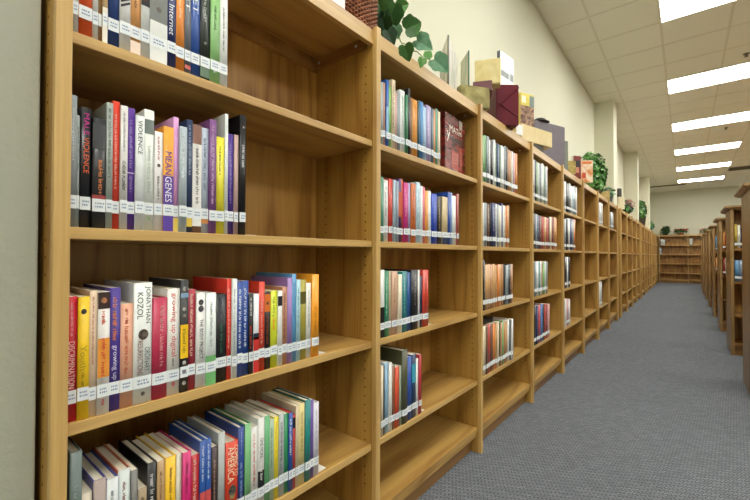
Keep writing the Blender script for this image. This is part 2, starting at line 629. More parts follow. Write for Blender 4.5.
# one row per shelf: (bay, shelf, [(start y, width, height, colour, look, spine details), ...])
ROWS = [
 (1, 'A', [
  (0.2016, 0.0092, 0.235, '#d9dcd8','slim white paperback', {'t': [('N','#556', 0.35, 0.9, 0.3, 0.5)]}),
  (0.2114, 0.0209, 0.245, '#e0571f','orange paperback with white band', {'t': [('N','#3a2018', 0.55, 0.9, 0.4, 0.5), ('N','#8a1d10', 0.11, 0.17, 0.6, 0.5)]}),
  (0.2334, 0.0093, 0.24, '#e4e6e2','thin white paperback by the orange one', {'t': [('N','#889', 0.4, 0.9, 0.3, 0.5)]}),
  (0.2433, 0.0052, 0.22, '#a87d4a','thin tan booklet in clear sleeve', {}),
  (0.2491, 0.0087, 0.24, '#c9ab7d','pale brown striped paperback', {'t': [('B','#efe9da', 0.0, 0.3)]}),
  (0.2595, 0.0192, 0.25, '#20407f','royal blue paperback with pale lettering', {'t': [('T','NET','#dfe6f2', 0.42, 0.62, 0.6, 0.5)]}),
  (0.2794, 0.0192, 0.245, '#e6e6e3','white paperback with black slanted stripes', {'t': [('S','#26262a', 0.36, 0.62), ('T','ITE','#222226', 0.62, 0.8, 0.7, 0.5)]}),
  (0.2992, 0.0194, 0.24, '#d79a5a','tan orange paperback with pale foot', {'t': [('B','#efd9c6', 0, 0.12), ('N','#8a5a28', 0.4, 0.9, 0.3, 0.5)]}),
  (0.3191, 0.0166, 0.245, '#dfe3e1','white paperback with red lettered black block', {'t': [('B','#15171a', 0.46, 1.0), ('N','#c8281c', 0.5, 0.9, 0.4, 0.5)]}),
  (0.3363, 0.0355, 0.25, '#b9bbb6','thick book with orange top and grey middle', {'t': [('B','#e0873f', 0.62, 1.0), ('B','#7d807c', 0.36, 0.62), ('B','#e2e4e0', 0, 0.36), ('O','#5d5f5b', 0.47, 0.3)]}),
  (0.3728, 0.0184, 0.25, '#1c2a63','dark blue paperback titled the Internet', {'t': [('T','the Internet','#dfe4ee', 0.3, 0.72, 0.62, 0.5)]}),
  (0.3918, 0.0185, 0.245, '#e58a2b','bright orange paperback', {'t': [('N','#f6d9a4', 0.5, 0.95, 0.3, 0.5)]}),
  (0.4113, 0.0138, 0.24, '#60656e','grey paperback with white streaked lettering', {'t': [('T','NET','#f0f0f0', 0.62, 0.9, 0.6, 0.5), ('B','#b9443a', 0.05, 0.09)]}),
  (0.426, 0.0204, 0.245, '#2350a0','blue paperback with white capital lettering', {'t': [('T','NET','#eef2f8', 0.62, 0.86, 0.6, 0.5)]}),
  (0.4477, 0.0235, 0.25, '#18241c','black and dark green paperback', {'t': [('N','#d7ddd6', 0.55, 0.95, 0.3, 0.5), ('B','#46684a', 0.03, 0.12), ('O','#5f7562', 0.36, 0.25)]}),
  (0.4722, 0.0237, 0.24, '#8fc37c','light green paperback', {'t': [('N','#3f6d3a', 0.55, 0.8, 0.3, 0.5), ('N','#fff', 0.1, 0.16, 0.5, 0.5)]}),
  (0.4967, 0.0198, 0.25, '#e2e5e2','white paperback ending the row', {'t': [('N','#44484c', 0.35, 0.8, 0.25, 0.5)]}),
 ]),
 (1, 'B', [
  (0.2004, 0.0106, 0.2493, '#8d9596','silver grey hardback at the upright', {'hard': 1, 't': [('N','#c9d0d0', 0.5, 0.9, 0.3, 0.5)]}),
  (0.2116, 0.0042, 0.2137, '#aab3b3','thin grey booklet', {'t': [('N','#444a4c', 0.5, 0.9, 0.5, 0.5)]}),
  (0.2164, 0.0174, 0.2315, '#15161b','black book titled MALE VIOLENCE in pink and orange', {'hard': 1, 't': [('T','MALE','#d23a9c', 0.77, 0.95, 0.5, 0.55), ('T','VIOLENCE','#e8622a', 0.45, 0.75, 0.5, 0.55)]}),
  (0.2354, 0.022, 0.2152, '#26282c','charcoal book with orange lettering', {'hard': 1, 't': [('N','#e08a4a', 0.3, 0.62, 0.5, 0.6), ('B','#9c3c3a', 0.22, 0.3), ('B','#44464a', 0.72, 0.95)]}),
  (0.2581, 0.0112, 0.2521, '#9aa39c','sage grey hardback by the charcoal book', {'hard': 1, 't': [('N','#6f7b74', 0.4, 0.95, 0.5, 0.5)]}),
  (0.2699, 0.0122, 0.26, '#e0402a','red orange paperback', {'t': [('N','#f5b8a4', 0.3, 0.9, 0.35, 0.5)]}),
  (0.283, 0.0132, 0.254, '#d5d2cf','white hardback with dark grey lettering', {'hard': 1, 't': [('N','#4a4a4c', 0.3, 0.55, 0.5, 0.5), ('N','#777', 0.62, 0.95, 0.3, 0.5)]}),
  (0.2968, 0.0135, 0.2541, '#5a3192','purple paperback split by a pale line', {'t': [('B','#c9b6e0', 0.46, 0.47), ('N','#a48fd0', 0.5, 0.9, 0.4, 0.5), ('N','#a48fd0', 0.3, 0.44, 0.4, 0.5)]}),
  (0.3109, 0.0168, 0.2418, '#dde1e2','white paperback titled VIOLENCE', {'t': [('T','VIOLENCE','#3c4042', 0.66, 0.96, 0.5, 0.5)]}),
  (0.3283, 0.0192, 0.26, '#e1e6df','thick white hardback with grey emblem', {'hard': 1, 't': [('B','#77817e', 0.8, 0.92), ('O','#7cc060', 0.1, 0.3), ('N','#b8c4ba', 0.3, 0.7, 0.4, 0.5)]}),
  (0.3485, 0.017, 0.2174, '#e6e3e3','short white paperback with tiny globe', {'t': [('O','#2c3a36', 0.66, 0.4), ('N','#b34a58', 0.7, 0.95, 0.3, 0.5), ('N','#666', 0.3, 0.55, 0.3, 0.5)]}),
  (0.3661, 0.0218, 0.2336, '#eda238','orange and purple paperback titled MEAN GENES', {'t': [('B','#5a3fa0', 0, 0.53), ('T','MEAN','#4b3394', 0.54, 0.76, 0.62, 0.5), ('T','GENES','#f3eef8', 0.28, 0.52, 0.62, 0.5)]}),
  (0.3885, 0.0113, 0.2608, '#d79ed2','pink lilac paperback', {'t': [('B','#e2c95a', 0, 0.12)]}),
  (0.4004, 0.0165, 0.2419, '#a9b5bd','silver paperback beside the pink one', {'t': [('N','#e8eef2', 0.5, 0.95, 0.4, 0.5)]}),
  (0.4175, 0.0133, 0.2622, '#28385a','dark navy book with pale lettering', {'hard': 1, 't': [('N','#9fb0c8', 0.5, 0.95, 0.4, 0.5), ('B','#d8b948', 0.05, 0.14)]}),
  (0.4314, 0.0214, 0.2553, '#7d5a4e','brown book in white paper sleeve', {'hard': 1, 't': [('B','#e7e5e2', 0.06, 0.82), ('N','#55504c', 0.25, 0.78, 0.4, 0.5)]}),
  (0.4535, 0.0173, 0.2534, '#b7c3d2','pale blue silver paperback', {'t': [('N','#5a6a88', 0.4, 0.9, 0.4, 0.5), ('B','#d08a48', 0.09, 0.16)]}),
  (0.4714, 0.0172, 0.2776, '#7a4a86','mauve purple paperback', {'t': [('N','#d7b6d0', 0.25, 0.95, 0.35, 0.5)]}),
  (0.4892, 0.0226, 0.241, '#e6dc3a','bright yellow paperback', {'t': [('N','#6a6424', 0.6, 0.9, 0.25, 0.5)]}),
  (0.5124, 0.0086, 0.3029, '#d5dad8','thin tall silver book behind the yellow one', {'hard': 1}),
  (0.5218, 0.0157, 0.2557, '#4b2f8c','violet paperback', {'t': [('N','#9a86cc', 0.3, 0.9, 0.35, 0.5)]}),
  (0.5382, 0.0115, 0.2566, '#b99a94','thin pinkish brown paperback', {}),
  (0.5531, 0.0177, 0.312, '#0e0e12','tall black book ending the row', {'hard': 1, 't': [('N','#e8e8e8', 0.55, 0.75, 0.4, 0.5), ('O','#fff', 0.9, 0.25)]}),
 ]),
 (1, 'C', [
  (0.1999, 0.0156, 0.2345, '#c52032','red book titled DISCRIMINATION', {'hard': 0, 't': [('T','DISCRIMINATION','#f0c8c4', 0.265, 0.64, 0.6, 0.5), ('N','#e6a0a0', 0.68, 0.95, 0.25, 0.5)]}),
  (0.2161, 0.0178, 0.2331, '#efc61c','yellow paperback titled Youth', {'t': [('T','Youth','#b09a2a', 0.4, 0.6, 0.55, 0.5), ('O','#222a1c', 0.88, 0.5), ('N','#a58418', 0.25, 0.38, 0.3, 0.5)]}),
  (0.2345, 0.0124, 0.2435, '#e3c9ad','cream pink paperback', {'t': [('N','#a8583c', 0.4, 0.95, 0.3, 0.5)]}),
  (0.2475, 0.0201, 0.2403, '#e3e0dc','white paperback with photo and orange lettering', {'t': [('B','#3d2a26', 0.86, 1.0), ('O','#c48058', 0.93, 0.5), ('N','#e0552a', 0.72, 0.84, 0.6, 0.5), ('B','#e89a3c', 0.3, 0.62), ('N','#d0353a', 0.3, 0.62, 0.85, 0.5), ('N','#c02a2a', 0.06, 0.12, 0.3, 0.5)]}),
  (0.2682, 0.0187, 0.2469, '#43308c','purple paperback titled growing up', {'t': [('T','growing up','#dcd6f0', 0.25, 0.53, 0.55, 0.5), ('N','#e8833a', 0.56, 0.92, 0.5, 0.5)]}),
  (0.2875, 0.0232, 0.2125, '#d9a184','peach paperback', {'t': [('N','#c4552e', 0.3, 0.95, 0.5, 0.5)]}),
  (0.3112, 0.0356, 0.2542, '#e6e9e6','thick white hardback with small round portrait', {'hard': 1, 't': [('T','JONATHAN','#3c5148', 0.66, 0.97, 0.32, 0.72), ('T','KOZOL','#3c5148', 0.7, 0.92, 0.32, 0.32), ('O','#38241c', 0.57, 0.55), ('T','ORDINARY','#4a5c54', 0.26, 0.46, 0.28, 0.72), ('T','RESURRECTIONS','#8a5a4a', 0.24, 0.52, 0.28, 0.34), ('O','#2d3030', 0.08, 0.22)]}),
  (0.3474, 0.0303, 0.2195, '#b32a4c','crimson hardback', {'hard': 1, 't': [('N','#e0a0a0', 0.3, 0.92, 0.3, 0.6)]}),
  (0.3784, 0.0272, 0.2372, '#e9e7e2','white paperback titled growing up digital in red', {'t': [('T','growing up digital','#d0504a', 0.36, 0.96, 0.5, 0.5), ('N','#666', 0.24, 0.34, 0.2, 0.5), ('O','#d0333a', 0.1, 0.3)]}),
  (0.4062, 0.0175, 0.2563, '#2b2b2c','picture spined paperback with yellow panel', {'t': [('B','#8aa6c4', 0.84, 0.88), ('O','#bdbdb8', 0.92, 0.5), ('O','#b5b2aa', 0.74, 0.5), ('O','#8d8a84', 0.68, 0.4), ('B','#f0c41c', 0.3, 0.6), ('N','#7a6a1a', 0.34, 0.56, 0.4, 0.5), ('O','#c0bdb5', 0.26, 0.5), ('O','#9a968e', 0.18, 0.5), ('O','#b5b0a5', 0.08, 0.5)]}),
  (0.4243, 0.0174, 0.2333, '#a82a3e','dark red paperback with cream lettering', {'t': [('N','#e6c8b0', 0.3, 0.95, 0.4, 0.5)]}),
  (0.4429, 0.0218, 0.2236, '#e4e4e2','white paperback titled THE BODY PROJECT', {'t': [('O','#27304e', 0.9, 0.55), ('O','#27304e', 0.83, 0.6), ('T','THE BODY PROJECT','#3a3e44', 0.3, 0.72, 0.5, 0.5)]}),
  (0.4655, 0.0258, 0.2217, '#dde6e4','white book with green foot', {'hard': 1, 't': [('B','#6fb06c', 0, 0.32), ('N','#8a949a', 0.4, 0.9, 0.25, 0.5)]}),
  (0.4925, 0.0286, 0.2159, '#14181a','black book with grey green lettering', {'hard': 1, 't': [('N','#6a6a7a', 0.7, 0.95, 0.35, 0.5), ('N','#3f6a50', 0.3, 0.66, 0.35, 0.5)]}),
  (0.5217, 0.0117, 0.2533, '#dd3a2c','thin red paperback', {'t': [('N','#f6c0b8', 0.3, 0.9, 0.4, 0.5)]}),
  (0.534, 0.0137, 0.2527, '#d8dedd','thin white paperback beside the thin red one', {'t': [('N','#8a969c', 0.3, 0.9, 0.4, 0.5)]}),
  (0.5485, 0.0152, 0.2443, '#2a4e9e','first of two matching blue paperbacks', {'t': [('N','#e5ecf5', 0.3, 0.92, 0.5, 0.5)]}),
  (0.5646, 0.0168, 0.246, '#2a4e9e','second of two matching blue paperbacks', {'t': [('N','#e5ecf5', 0.3, 0.92, 0.5, 0.5)]}),
  (0.5822, 0.0129, 0.2108, '#17181d','slim black paperback', {'t': [('N','#c04038', 0.3, 0.6, 0.5, 0.5), ('N','#ddd', 0.7, 0.95, 0.4, 0.5)]}),
  (0.5961, 0.0163, 0.2096, '#dfe2ea','white red and black paperback', {'t': [('B','#c8302a', 0, 0.45), ('B','#23283a', 0.42, 0.5)]}),
  (0.6134, 0.0187, 0.2407, '#cf3a22','bright red hardback', {'hard': 1, 't': [('N','#f0b4a0', 0.3, 0.8, 0.45, 0.5)]}),
  (0.6327, 0.0186, 0.2122, '#191512','black paperback with orange block', {'t': [('B','#e0742c', 0.74, 0.97), ('O','#1a1a1a', 0.85, 0.4), ('N','#a04828', 0.3, 0.7, 0.35, 0.5)]}),
  (0.6523, 0.0225, 0.2134, '#d3dc2e','lime yellow paperback', {'t': [('N','#5a7a2a', 0.66, 0.92, 0.35, 0.5), ('N','#e07a2a', 0.45, 0.65, 0.45, 0.5)]}),
  (0.6759, 0.0152, 0.212, '#e1e2dd','white paperback with black squares near top', {'t': [('B','#20222a', 0.8, 0.93)]}),
  (0.6922, 0.0167, 0.2223, '#b98363','tan brown paperback', {'t': [('N','#7a3c2c', 0.3, 0.92, 0.5, 0.5)]}),
  (0.7099, 0.0171, 0.2473, '#9a78b4','lavender hardback', {'hard': 1}),
  (0.7277, 0.0141, 0.2583, '#5f9ccb','sky blue paperback', {'t': [('N','#2c5a86', 0.5, 0.9, 0.35, 0.5)]}),
  (0.7426, 0.0144, 0.2399, '#a8cfdc','pale aqua paperback', {'t': [('N','#4a7a8a', 0.4, 0.9, 0.35, 0.5)]}),
  (0.7582, 0.0222, 0.239, '#a59a3c','olive paperback', {'t': [('B','#5e5a24', 0.7, 0.85)]}),
  (0.7816, 0.0197, 0.2287, '#dcdcd6','white hardback beside the olive book', {'hard': 1, 't': [('N','#888', 0.4, 0.9, 0.25, 0.5)]}),
  (0.8025, 0.0286, 0.2538, '#f0a025','golden orange book ending the row', {'hard': 1, 't': [('N','#c47818', 0.3, 0.6, 0.25, 0.5)]}),
 ]),
 (1, 'D', [
  (0.2061, 0.0189, 0.3125, '#5f6f6c','tall grey green hardback at the upright', {'hard': 1, 't': [('N','#a9b6b4', 0.5, 0.8, 0.3, 0.5)]}),
  (0.2256, 0.0164, 0.2267, '#d8cdb8','low cream paperback', {}),
  (0.2429, 0.0216, 0.2447, '#9a8a84','grey brown hardback with purple board edge', {'hard': 1, 'edge': '#3a3a8c'}),
  (0.2653, 0.02, 0.237, '#c9cdcf','pale grey hardback with blue board edge', {'hard': 1, 'edge': '#3355a8','t': [('N','#7a8288', 0.4, 0.9, 0.3, 0.5)]}),
  (0.2859, 0.0226, 0.2436, '#c3cbc8','white grey hardback with orange board', {'hard': 1, 'edge': '#b8552c','t': [('N','#8a4a48', 0.5, 0.9, 0.3, 0.5)]}),
  (0.3091, 0.0125, 0.2358, '#6b6a66','thin dark grey paperback', {}),
  (0.3228, 0.0167, 0.191, '#8d7a5c','low tan paperback with mottled cover', {'t': [('N','#4a3c28', 0.5, 0.9, 0.4, 0.5)]}),
  (0.3405, 0.0187, 0.236, '#101114','black hardback with white script lettering', {'hard': 1, 't': [('N','#e8e8e8', 0.4, 0.9, 0.55, 0.5)]}),
  (0.3599, 0.0162, 0.2328, '#a78559','tan paperback with brown lettering', {'t': [('N','#6a4a28', 0.4, 0.9, 0.35, 0.5)]}),
  (0.377, 0.0228, 0.2333, '#e3b41e','golden yellow hardback', {'hard': 1, 't': [('N','#5a4410', 0.5, 0.9, 0.25, 0.5)]}),
  (0.4004, 0.012, 0.2328, '#c9c2b2','beige paperback', {}),
  (0.4131, 0.0197, 0.2308, '#c3206c','magenta hardback', {'hard': 1, 't': [('N','#7a1448', 0.6, 0.9, 0.3, 0.5)]}),
  (0.4337, 0.0197, 0.2157, '#b82a30','red paperback with cream lettering', {'t': [('N','#e8c8b4', 0.4, 0.95, 0.45, 0.5), ('B','#d8dadc', 0.1, 0.22)]}),
  (0.4541, 0.0142, 0.2418, '#22509a','first of two blue topped red volumes', {'hard': 1, 't': [('B','#c65050', 0.1, 0.5), ('N','#dfe6f0', 0.6, 0.95, 0.35, 0.5)]}),
  (0.4691, 0.0128, 0.2413, '#22509a','second of two blue topped red volumes', {'hard': 1, 't': [('B','#c65050', 0.1, 0.5), ('N','#dfe6f0', 0.6, 0.95, 0.35, 0.5)]}),
  (0.4844, 0.016, 0.2156, '#3a2624','dark brown paperback', {'t': [('N','#b89a8a', 0.3, 0.85, 0.3, 0.5)]}),
  (0.5019, 0.0175, 0.2432, '#a9aeac','tall grey book in shiny plastic jacket', {'hard': 1}),
  (0.5215, 0.0341, 0.2105, '#cf3d1c','red orange book titled COMING TO AMERICA', {'hard': 1, 't': [('T','AMERICA','#f4e6c6', 0.52, 0.95, 0.5, 0.38), ('T','COMING TO','#f4e6c6', 0.58, 0.95, 0.3, 0.8), ('O','#20302c', 0.42, 0.6), ('O','#d8c860', 0.36, 0.4), ('O','#3c7a78', 0.46, 0.3)]}),
  (0.5565, 0.0168, 0.238, '#223f86','navy blue hardback with pale capitals', {'hard': 1, 't': [('N','#8fa4d0', 0.15, 0.62, 0.55, 0.5), ('N','#8fa4d0', 0.7, 0.95, 0.2, 0.5)]}),
  (0.5744, 0.0175, 0.2409, '#79b47c','light green hardback', {'hard': 1, 'edge': '#3f8a4c'}),
  (0.5929, 0.0199, 0.2263, '#dcdad6','white paperback with red lettering', {'t': [('N','#b8584c', 0.3, 0.92, 0.4, 0.5)]}),
  (0.6134, 0.0199, 0.2435, '#d3d3d0','white hardback with black lower half', {'hard': 1, 't': [('B','#1a1b1e', 0.16, 0.42), ('T','ONE MORE','#33353a', 0.56, 0.78, 0.5, 0.5), ('N','#e8e8e8', 0.3, 0.52, 0.5, 0.5)]}),
  (0.6346, 0.0162, 0.2426, '#5fa872','mid green paperback', {'edge': '#1d2a4a'}),
  (0.6515, 0.0146, 0.2264, '#9fb8a0','grey green paperback', {'t': [('N','#5a7a64', 0.4, 0.9, 0.4, 0.5)]}),
  (0.6668, 0.0153, 0.2296, '#e3d233','yellow paperback with orange lettering', {'t': [('N','#d0842c', 0.4, 0.95, 0.3, 0.5)]}),
  (0.6832, 0.0174, 0.2325, '#a9afae','grey paperback between yellow and green books', {'t': [('N','#5a6264', 0.3, 0.9, 0.5, 0.5)]}),
  (0.702, 0.0136, 0.2271, '#2e8c5c','emerald green paperback', {}),
  (0.7163, 0.0146, 0.2253, '#24509c','blue paperback with white lettering', {'pages': '#c23a24','t': [('N','#e6ecf4', 0.45, 0.92, 0.5, 0.5)]}),
  (0.7316, 0.01, 0.2153, '#b83a34','thin red and black paperback', {'pages': '#c23a24','t': [('B','#1a1a1c', 0.82, 0.96)]}),
  (0.7424, 0.0106, 0.2383, '#c9b89a','thin beige paperback', {}),
  (0.7537, 0.0235, 0.2389, '#d3c384','sand yellow hardback', {'hard': 1, 't': [('N','#8a7a48', 0.4, 0.9, 0.3, 0.5)]}),
  (0.7784, 0.0203, 0.2441, '#1e7f7c','teal hardback', {'hard': 1, 'edge': '#14605c'}),
  (0.7996, 0.0126, 0.2391, '#6c4f9c','thin purple paperback', {}),
  (0.8134, 0.0225, 0.2243, '#d5d3de','lilac white hardback ending the row', {'hard': 1, 't': [('N','#9a96aa', 0.3, 0.9, 0.3, 0.5)]}),
 ]),
 (2, 'A', [
  (1.1423, 0.0173, 0.2407, '#9fb2b4','grey blue paperback at the upright', {}),
  (1.1608, 0.0151, 0.245, '#c0907c','thin pinkish tan paperback', {}),
  (1.1785, 0.0167, 0.2612, '#2f62b4','blue topped paperback', {'t': [('B','#7fb4d8', 0.2, 0.6)]}),
  (1.1965, 0.0177, 0.2442, '#7fb85c','leaf green paperback', {}),
  (1.2162, 0.0214, 0.2756, '#d8c7a8','cream paperback with brown flecks', {'t': [('N','#6a4a34', 0.3, 0.9, 0.5, 0.5)]}),
  (1.239, 0.0123, 0.2339, '#c99a92','thin rose paperback', {}),
  (1.2527, 0.0216, 0.2399, '#8f9aa0','slate grey paperback', {}),
  (1.2756, 0.0322, 0.2559, '#e4e8e6','bold white paperback', {'t': [('N','#7a9a80', 0.4, 0.9, 0.25, 0.5)]}),
  (1.3093, 0.0169, 0.2455, '#2c7a54','dark green paperback', {}),
  (1.3276, 0.0172, 0.2768, '#1a1c1c','tall thin black book', {'hard': 1}),
  (1.3463, 0.0167, 0.2449, '#a8794e','dotted brown paperback', {'t': [('N','#3a2a20', 0.1, 0.95, 0.6, 0.5)]}),
  (1.3646, 0.0367, 0.2453, '#e79a38','orange paperback', {'t': [('N','#a8641c', 0.4, 0.9, 0.3, 0.5)]}),
  (1.4029, 0.0152, 0.2497, '#23505c','thin dark teal paperback', {}),
  (1.4198, 0.0254, 0.2522, '#3f82c0','bright blue paperback', {}),
  (1.4477, 0.0252, 0.2386, '#a6c9e2','pale blue paperback', {}),
  (1.4746, 0.039, 0.2533, '#a99cc8','lilac paperback with white flecks', {'t': [('N','#eee', 0.3, 0.9, 0.4, 0.5)]}),
  (1.5162, 0.0223, 0.2497, '#5a6f80','steel grey paperback', {}),
  (1.5403, 0.0173, 0.2534, '#e0913c','thin orange paperback', {}),
  (1.5594, 0.0204, 0.2623, '#58a08c','thin sea green paperback', {}),
  (1.5816, 0.0198, 0.2547, '#e8d8b8','thin cream paperback beside the red cover', {}),
 ]),
 (2, 'B', [
  (1.1433, 0.0236, 0.246, '#4a8f78','sea green paperback at the upright', {}),
  (1.1681, 0.0261, 0.2385, '#e2e4e2','white paperback', {'t': [('N','#888', 0.4, 0.9, 0.3, 0.5)]}),
  (1.1988, 0.0263, 0.2472, '#c4382f','red hardback', {'hard': 1}),
  (1.2265, 0.0162, 0.2467, '#a9bccb','thin light blue paperback', {}),
  (1.244, 0.0158, 0.2454, '#8c98a8','thin blue grey paperback', {}),
  (1.2618, 0.021, 0.2566, '#4c2c6a','dark purple paperback', {'t': [('B','#c8583c', 0.4, 0.8)]}),
  (1.2842, 0.0114, 0.2593, '#d0582c','thin orange red paperback', {}),
  (1.2985, 0.0336, 0.2467, '#c2327e','magenta paperback', {'t': [('N','#f0b0d0', 0.4, 0.9, 0.4, 0.5)]}),
  (1.3336, 0.0157, 0.2506, '#9fa4cc','thin lavender paperback', {}),
  (1.3515, 0.0362, 0.2522, '#c8692f','burnt orange paperback', {'t': [('N','#5a2a18', 0.4, 0.9, 0.4, 0.5)]}),
  (1.3916, 0.0311, 0.2629, '#b7d0de','ice blue paperback', {'t': [('N','#5a8098', 0.4, 0.9, 0.3, 0.5)]}),
  (1.4243, 0.018, 0.251, '#dfe8ec','thin white paperback beside the ice blue one', {}),
  (1.444, 0.02, 0.2495, '#d0606c','thin rosy red paperback', {}),
  (1.4656, 0.0247, 0.235, '#eaa04c','light orange paperback', {}),
  (1.4921, 0.0244, 0.2384, '#e6ebea','white paperback in mid row', {}),
  (1.52, 0.0497, 0.2299, '#2a49b4','royal blue paperback', {'t': [('N','#9ab0e8', 0.4, 0.9, 0.3, 0.5)]}),
  (1.5752, 0.0406, 0.2221, '#2a2620','black paperback with cream lettering', {'t': [('N','#d8c08a', 0.3, 0.95, 0.6, 0.5)]}),
  (1.6178, 0.0532, 0.2279, '#c9b48a','tan paperback with dark foot', {'t': [('B','#1c2a4a', 0, 0.2)]}),
  (1.675, 0.0245, 0.2575, '#24489c','dark blue hardback', {'hard': 1}),
  (1.7015, 0.0187, 0.2557, '#7f9cd0','thin powder blue paperback', {}),
  (1.7234, 0.0395, 0.2447, '#e6e6e2','white hardback near the row end', {'hard': 1}),
  (1.7651, 0.0242, 0.259, '#a4524a','brownish red paperback ending the row', {}),
 ]),
 (2, 'C', [
  (1.147, 0.0261, 0.2579, '#dfe2df','white paperback with black foot', {'t': [('B','#16181a', 0, 0.45)]}),
  (1.1743, 0.0256, 0.2532, '#2c8a63','green paperback', {'t': [('N','#cfe8da', 0.3, 0.9, 0.3, 0.5)]}),
  (1.2012, 0.0157, 0.2506, '#b8a88a','thin beige paperback', {}),
  (1.2182, 0.0391, 0.2497, '#c79f84','tan pink paperback', {'t': [('N','#6a4a3a', 0.5, 0.9, 0.35, 0.5)]}),
  (1.2586, 0.0265, 0.2365, '#e6dcc4','cream paperback', {}),
  (1.2865, 0.0345, 0.2476, '#1f7c80','teal paperback', {'t': [('N','#a8d8d8', 0.3, 0.9, 0.3, 0.5)]}),
  (1.3225, 0.0282, 0.242, '#27508f','blue paperback', {}),
  (1.3523, 0.0518, 0.2516, '#131416','thick black hardback with pale lettering', {'hard': 1, 't': [('N','#b8b8b8', 0.4, 0.92, 0.35, 0.5)]}),
  (1.4057, 0.016, 0.2506, '#e3e3e0','thin white paperback beside the thick black one', {}),
  (1.4233, 0.0212, 0.2239, '#1c2444','black blue paperback', {}),
  (1.447, 0.0489, 0.2489, '#c9402c','red book ending the row', {'hard': 1, 't': [('N','#2a1414', 0.3, 0.9, 0.35, 0.5)]}),
 ]),
 (2, 'D', [
  (1.1472, 0.0154, 0.2656, '#ddd0b4','cream paperback at the upright', {}),
  (1.1638, 0.0094, 0.2626, '#1a1a1c','very thin black paperback', {}),
  (1.1744, 0.0242, 0.2712, '#8fb4d0','light blue paperback', {}),
  (1.1999, 0.0202, 0.265, '#e3e4e0','white paperback', {}),
  (1.2214, 0.0193, 0.2487, '#8a5a3c','brown paperback', {}),
  (1.2421, 0.0253, 0.2394, '#cf4a2c','orange red paperback', {}),
  (1.2687, 0.0154, 0.2386, '#8fa08a','grey green paperback', {}),
  (1.2855, 0.0395, 0.2974, '#4a4c34','tall dark olive hardback', {'hard': 1}),
  (1.3286, 0.0328, 0.2624, '#2c50a0','blue hardback', {'hard': 1}),
  (1.363, 0.03, 0.2645, '#1c3a5c','navy paperback with teal panel', {'t': [('B','#3fa0b8', 0.55, 0.85)]}),
  (1.3946, 0.019, 0.2401, '#e4e6e4','thin white hardback', {}),
  (1.4152, 0.0193, 0.2552, '#b02c3a','dark red paperback ending the row', {}),
 ]),
 (3, 'A', [
  (2.0837, 0.0309, 0.2659, '#7fae76','light green hardback', {'hard': 1}),
  (2.1152, 0.0272, 0.2757, '#7fae76','light green paperback', {'t': [('N','#444', 0.35, 0.9, 0.35, 0.5)]}),
  (2.143, 0.0378, 0.2747, '#8c979c','thick grey hardback', {'hard': 1, 't': [('N','#444', 0.35, 0.9, 0.35, 0.5)]}),
  (2.1814, 0.0256, 0.2634, '#e1e4e2','white hardback', {'hard': 1, 't': [('N','#444', 0.35, 0.9, 0.35, 0.5)]}),
  (2.2076, 0.0354, 0.2672, '#16171a','thick black hardback', {'hard': 1, 't': [('N','#ddd', 0.35, 0.9, 0.35, 0.5)]}),
  (2.2436, 0.0318, 0.2783, '#e1e4e2','white hardback', {'hard': 1, 't': [('N','#444', 0.35, 0.9, 0.35, 0.5)]}),
  (2.276, 0.0253, 0.2676, '#7fae76','light green paperback', {'t': [('N','#444', 0.35, 0.9, 0.35, 0.5)]}),
  (2.3019, 0.0348, 0.2699, '#22346c','thick navy paperback', {'t': [('N','#ddd', 0.35, 0.9, 0.35, 0.5)]}),
  (2.3372, 0.0248, 0.2665, '#2f6b4a','dark green paperback', {'t': [('N','#ddd', 0.35, 0.9, 0.35, 0.5)]}),
  (2.3627, 0.0332, 0.2712, '#e1e4e2','white paperback', {}),
  (2.3965, 0.0255, 0.2688, '#e1e4e2','white hardback', {'hard': 1}),
  (2.4226, 0.026, 0.2811, '#8c979c','grey paperback', {}),
  (2.4492, 0.033, 0.2811, '#16171a','black paperback', {'t': [('N','#ddd', 0.35, 0.9, 0.35, 0.5)]}),
  (2.4828, 0.0415, 0.2717, '#b67f4c','thick brown tan paperback', {'t': [('N','#ddd', 0.35, 0.9, 0.35, 0.5)]}),
  (2.5249, 0.0267, 0.2682, '#c99c68','tan hardback', {'hard': 1, 't': [('N','#444', 0.35, 0.9, 0.35, 0.5)]}),
  (2.5522, 0.0288, 0.2744, '#e1e4e2','white paperback', {'t': [('N','#444', 0.35, 0.9, 0.35, 0.5)]}),
  (2.5816, 0.0373, 0.27, '#d8a6a8','thick pink paperback', {'t': [('N','#444', 0.35, 0.9, 0.35, 0.5)]}),
  (2.6195, 0.0441, 0.2743, '#d98440','thick orange hardback', {'hard': 1}),
 ]),
 (3, 'B', [
  (2.0812, 0.0328, 0.2471, '#e1e4e2','white hardback', {'hard': 1, 't': [('N','#444', 0.35, 0.9, 0.35, 0.5)]}),
  (2.1146, 0.0391, 0.2527, '#8c979c','thick grey paperback', {}),
  (2.1543, 0.036, 0.2495, '#6d4a34','thick brown hardback', {'hard': 1, 't': [('N','#ddd', 0.35, 0.9, 0.35, 0.5)]}),
  (2.1909, 0.0261, 0.2578, '#16171a','black paperback', {}),
  (2.2176, 0.028, 0.2617, '#22346c','navy hardback', {'hard': 1, 't': [('N','#ddd', 0.35, 0.9, 0.35, 0.5)]}),
  (2.2462, 0.0332, 0.2616, '#22346c','navy paperback', {'t': [('N','#ddd', 0.35, 0.9, 0.35, 0.5)]}),
  (2.2799, 0.0213, 0.2621, '#e1e4e2','white hardback', {'hard': 1, 't': [('N','#444', 0.35, 0.9, 0.35, 0.5)]}),
  (2.3018, 0.0294, 0.2615, '#8c979c','grey paperback', {}),
  (2.3318, 0.024, 0.2576, '#e2d3b2','cream paperback', {'t': [('N','#444', 0.35, 0.9, 0.35, 0.5)]}),
  (2.3564, 0.023, 0.2586, '#e1e4e2','white hardback', {'hard': 1}),
  (2.38, 0.022, 0.2767, '#22346c','navy paperback', {}),
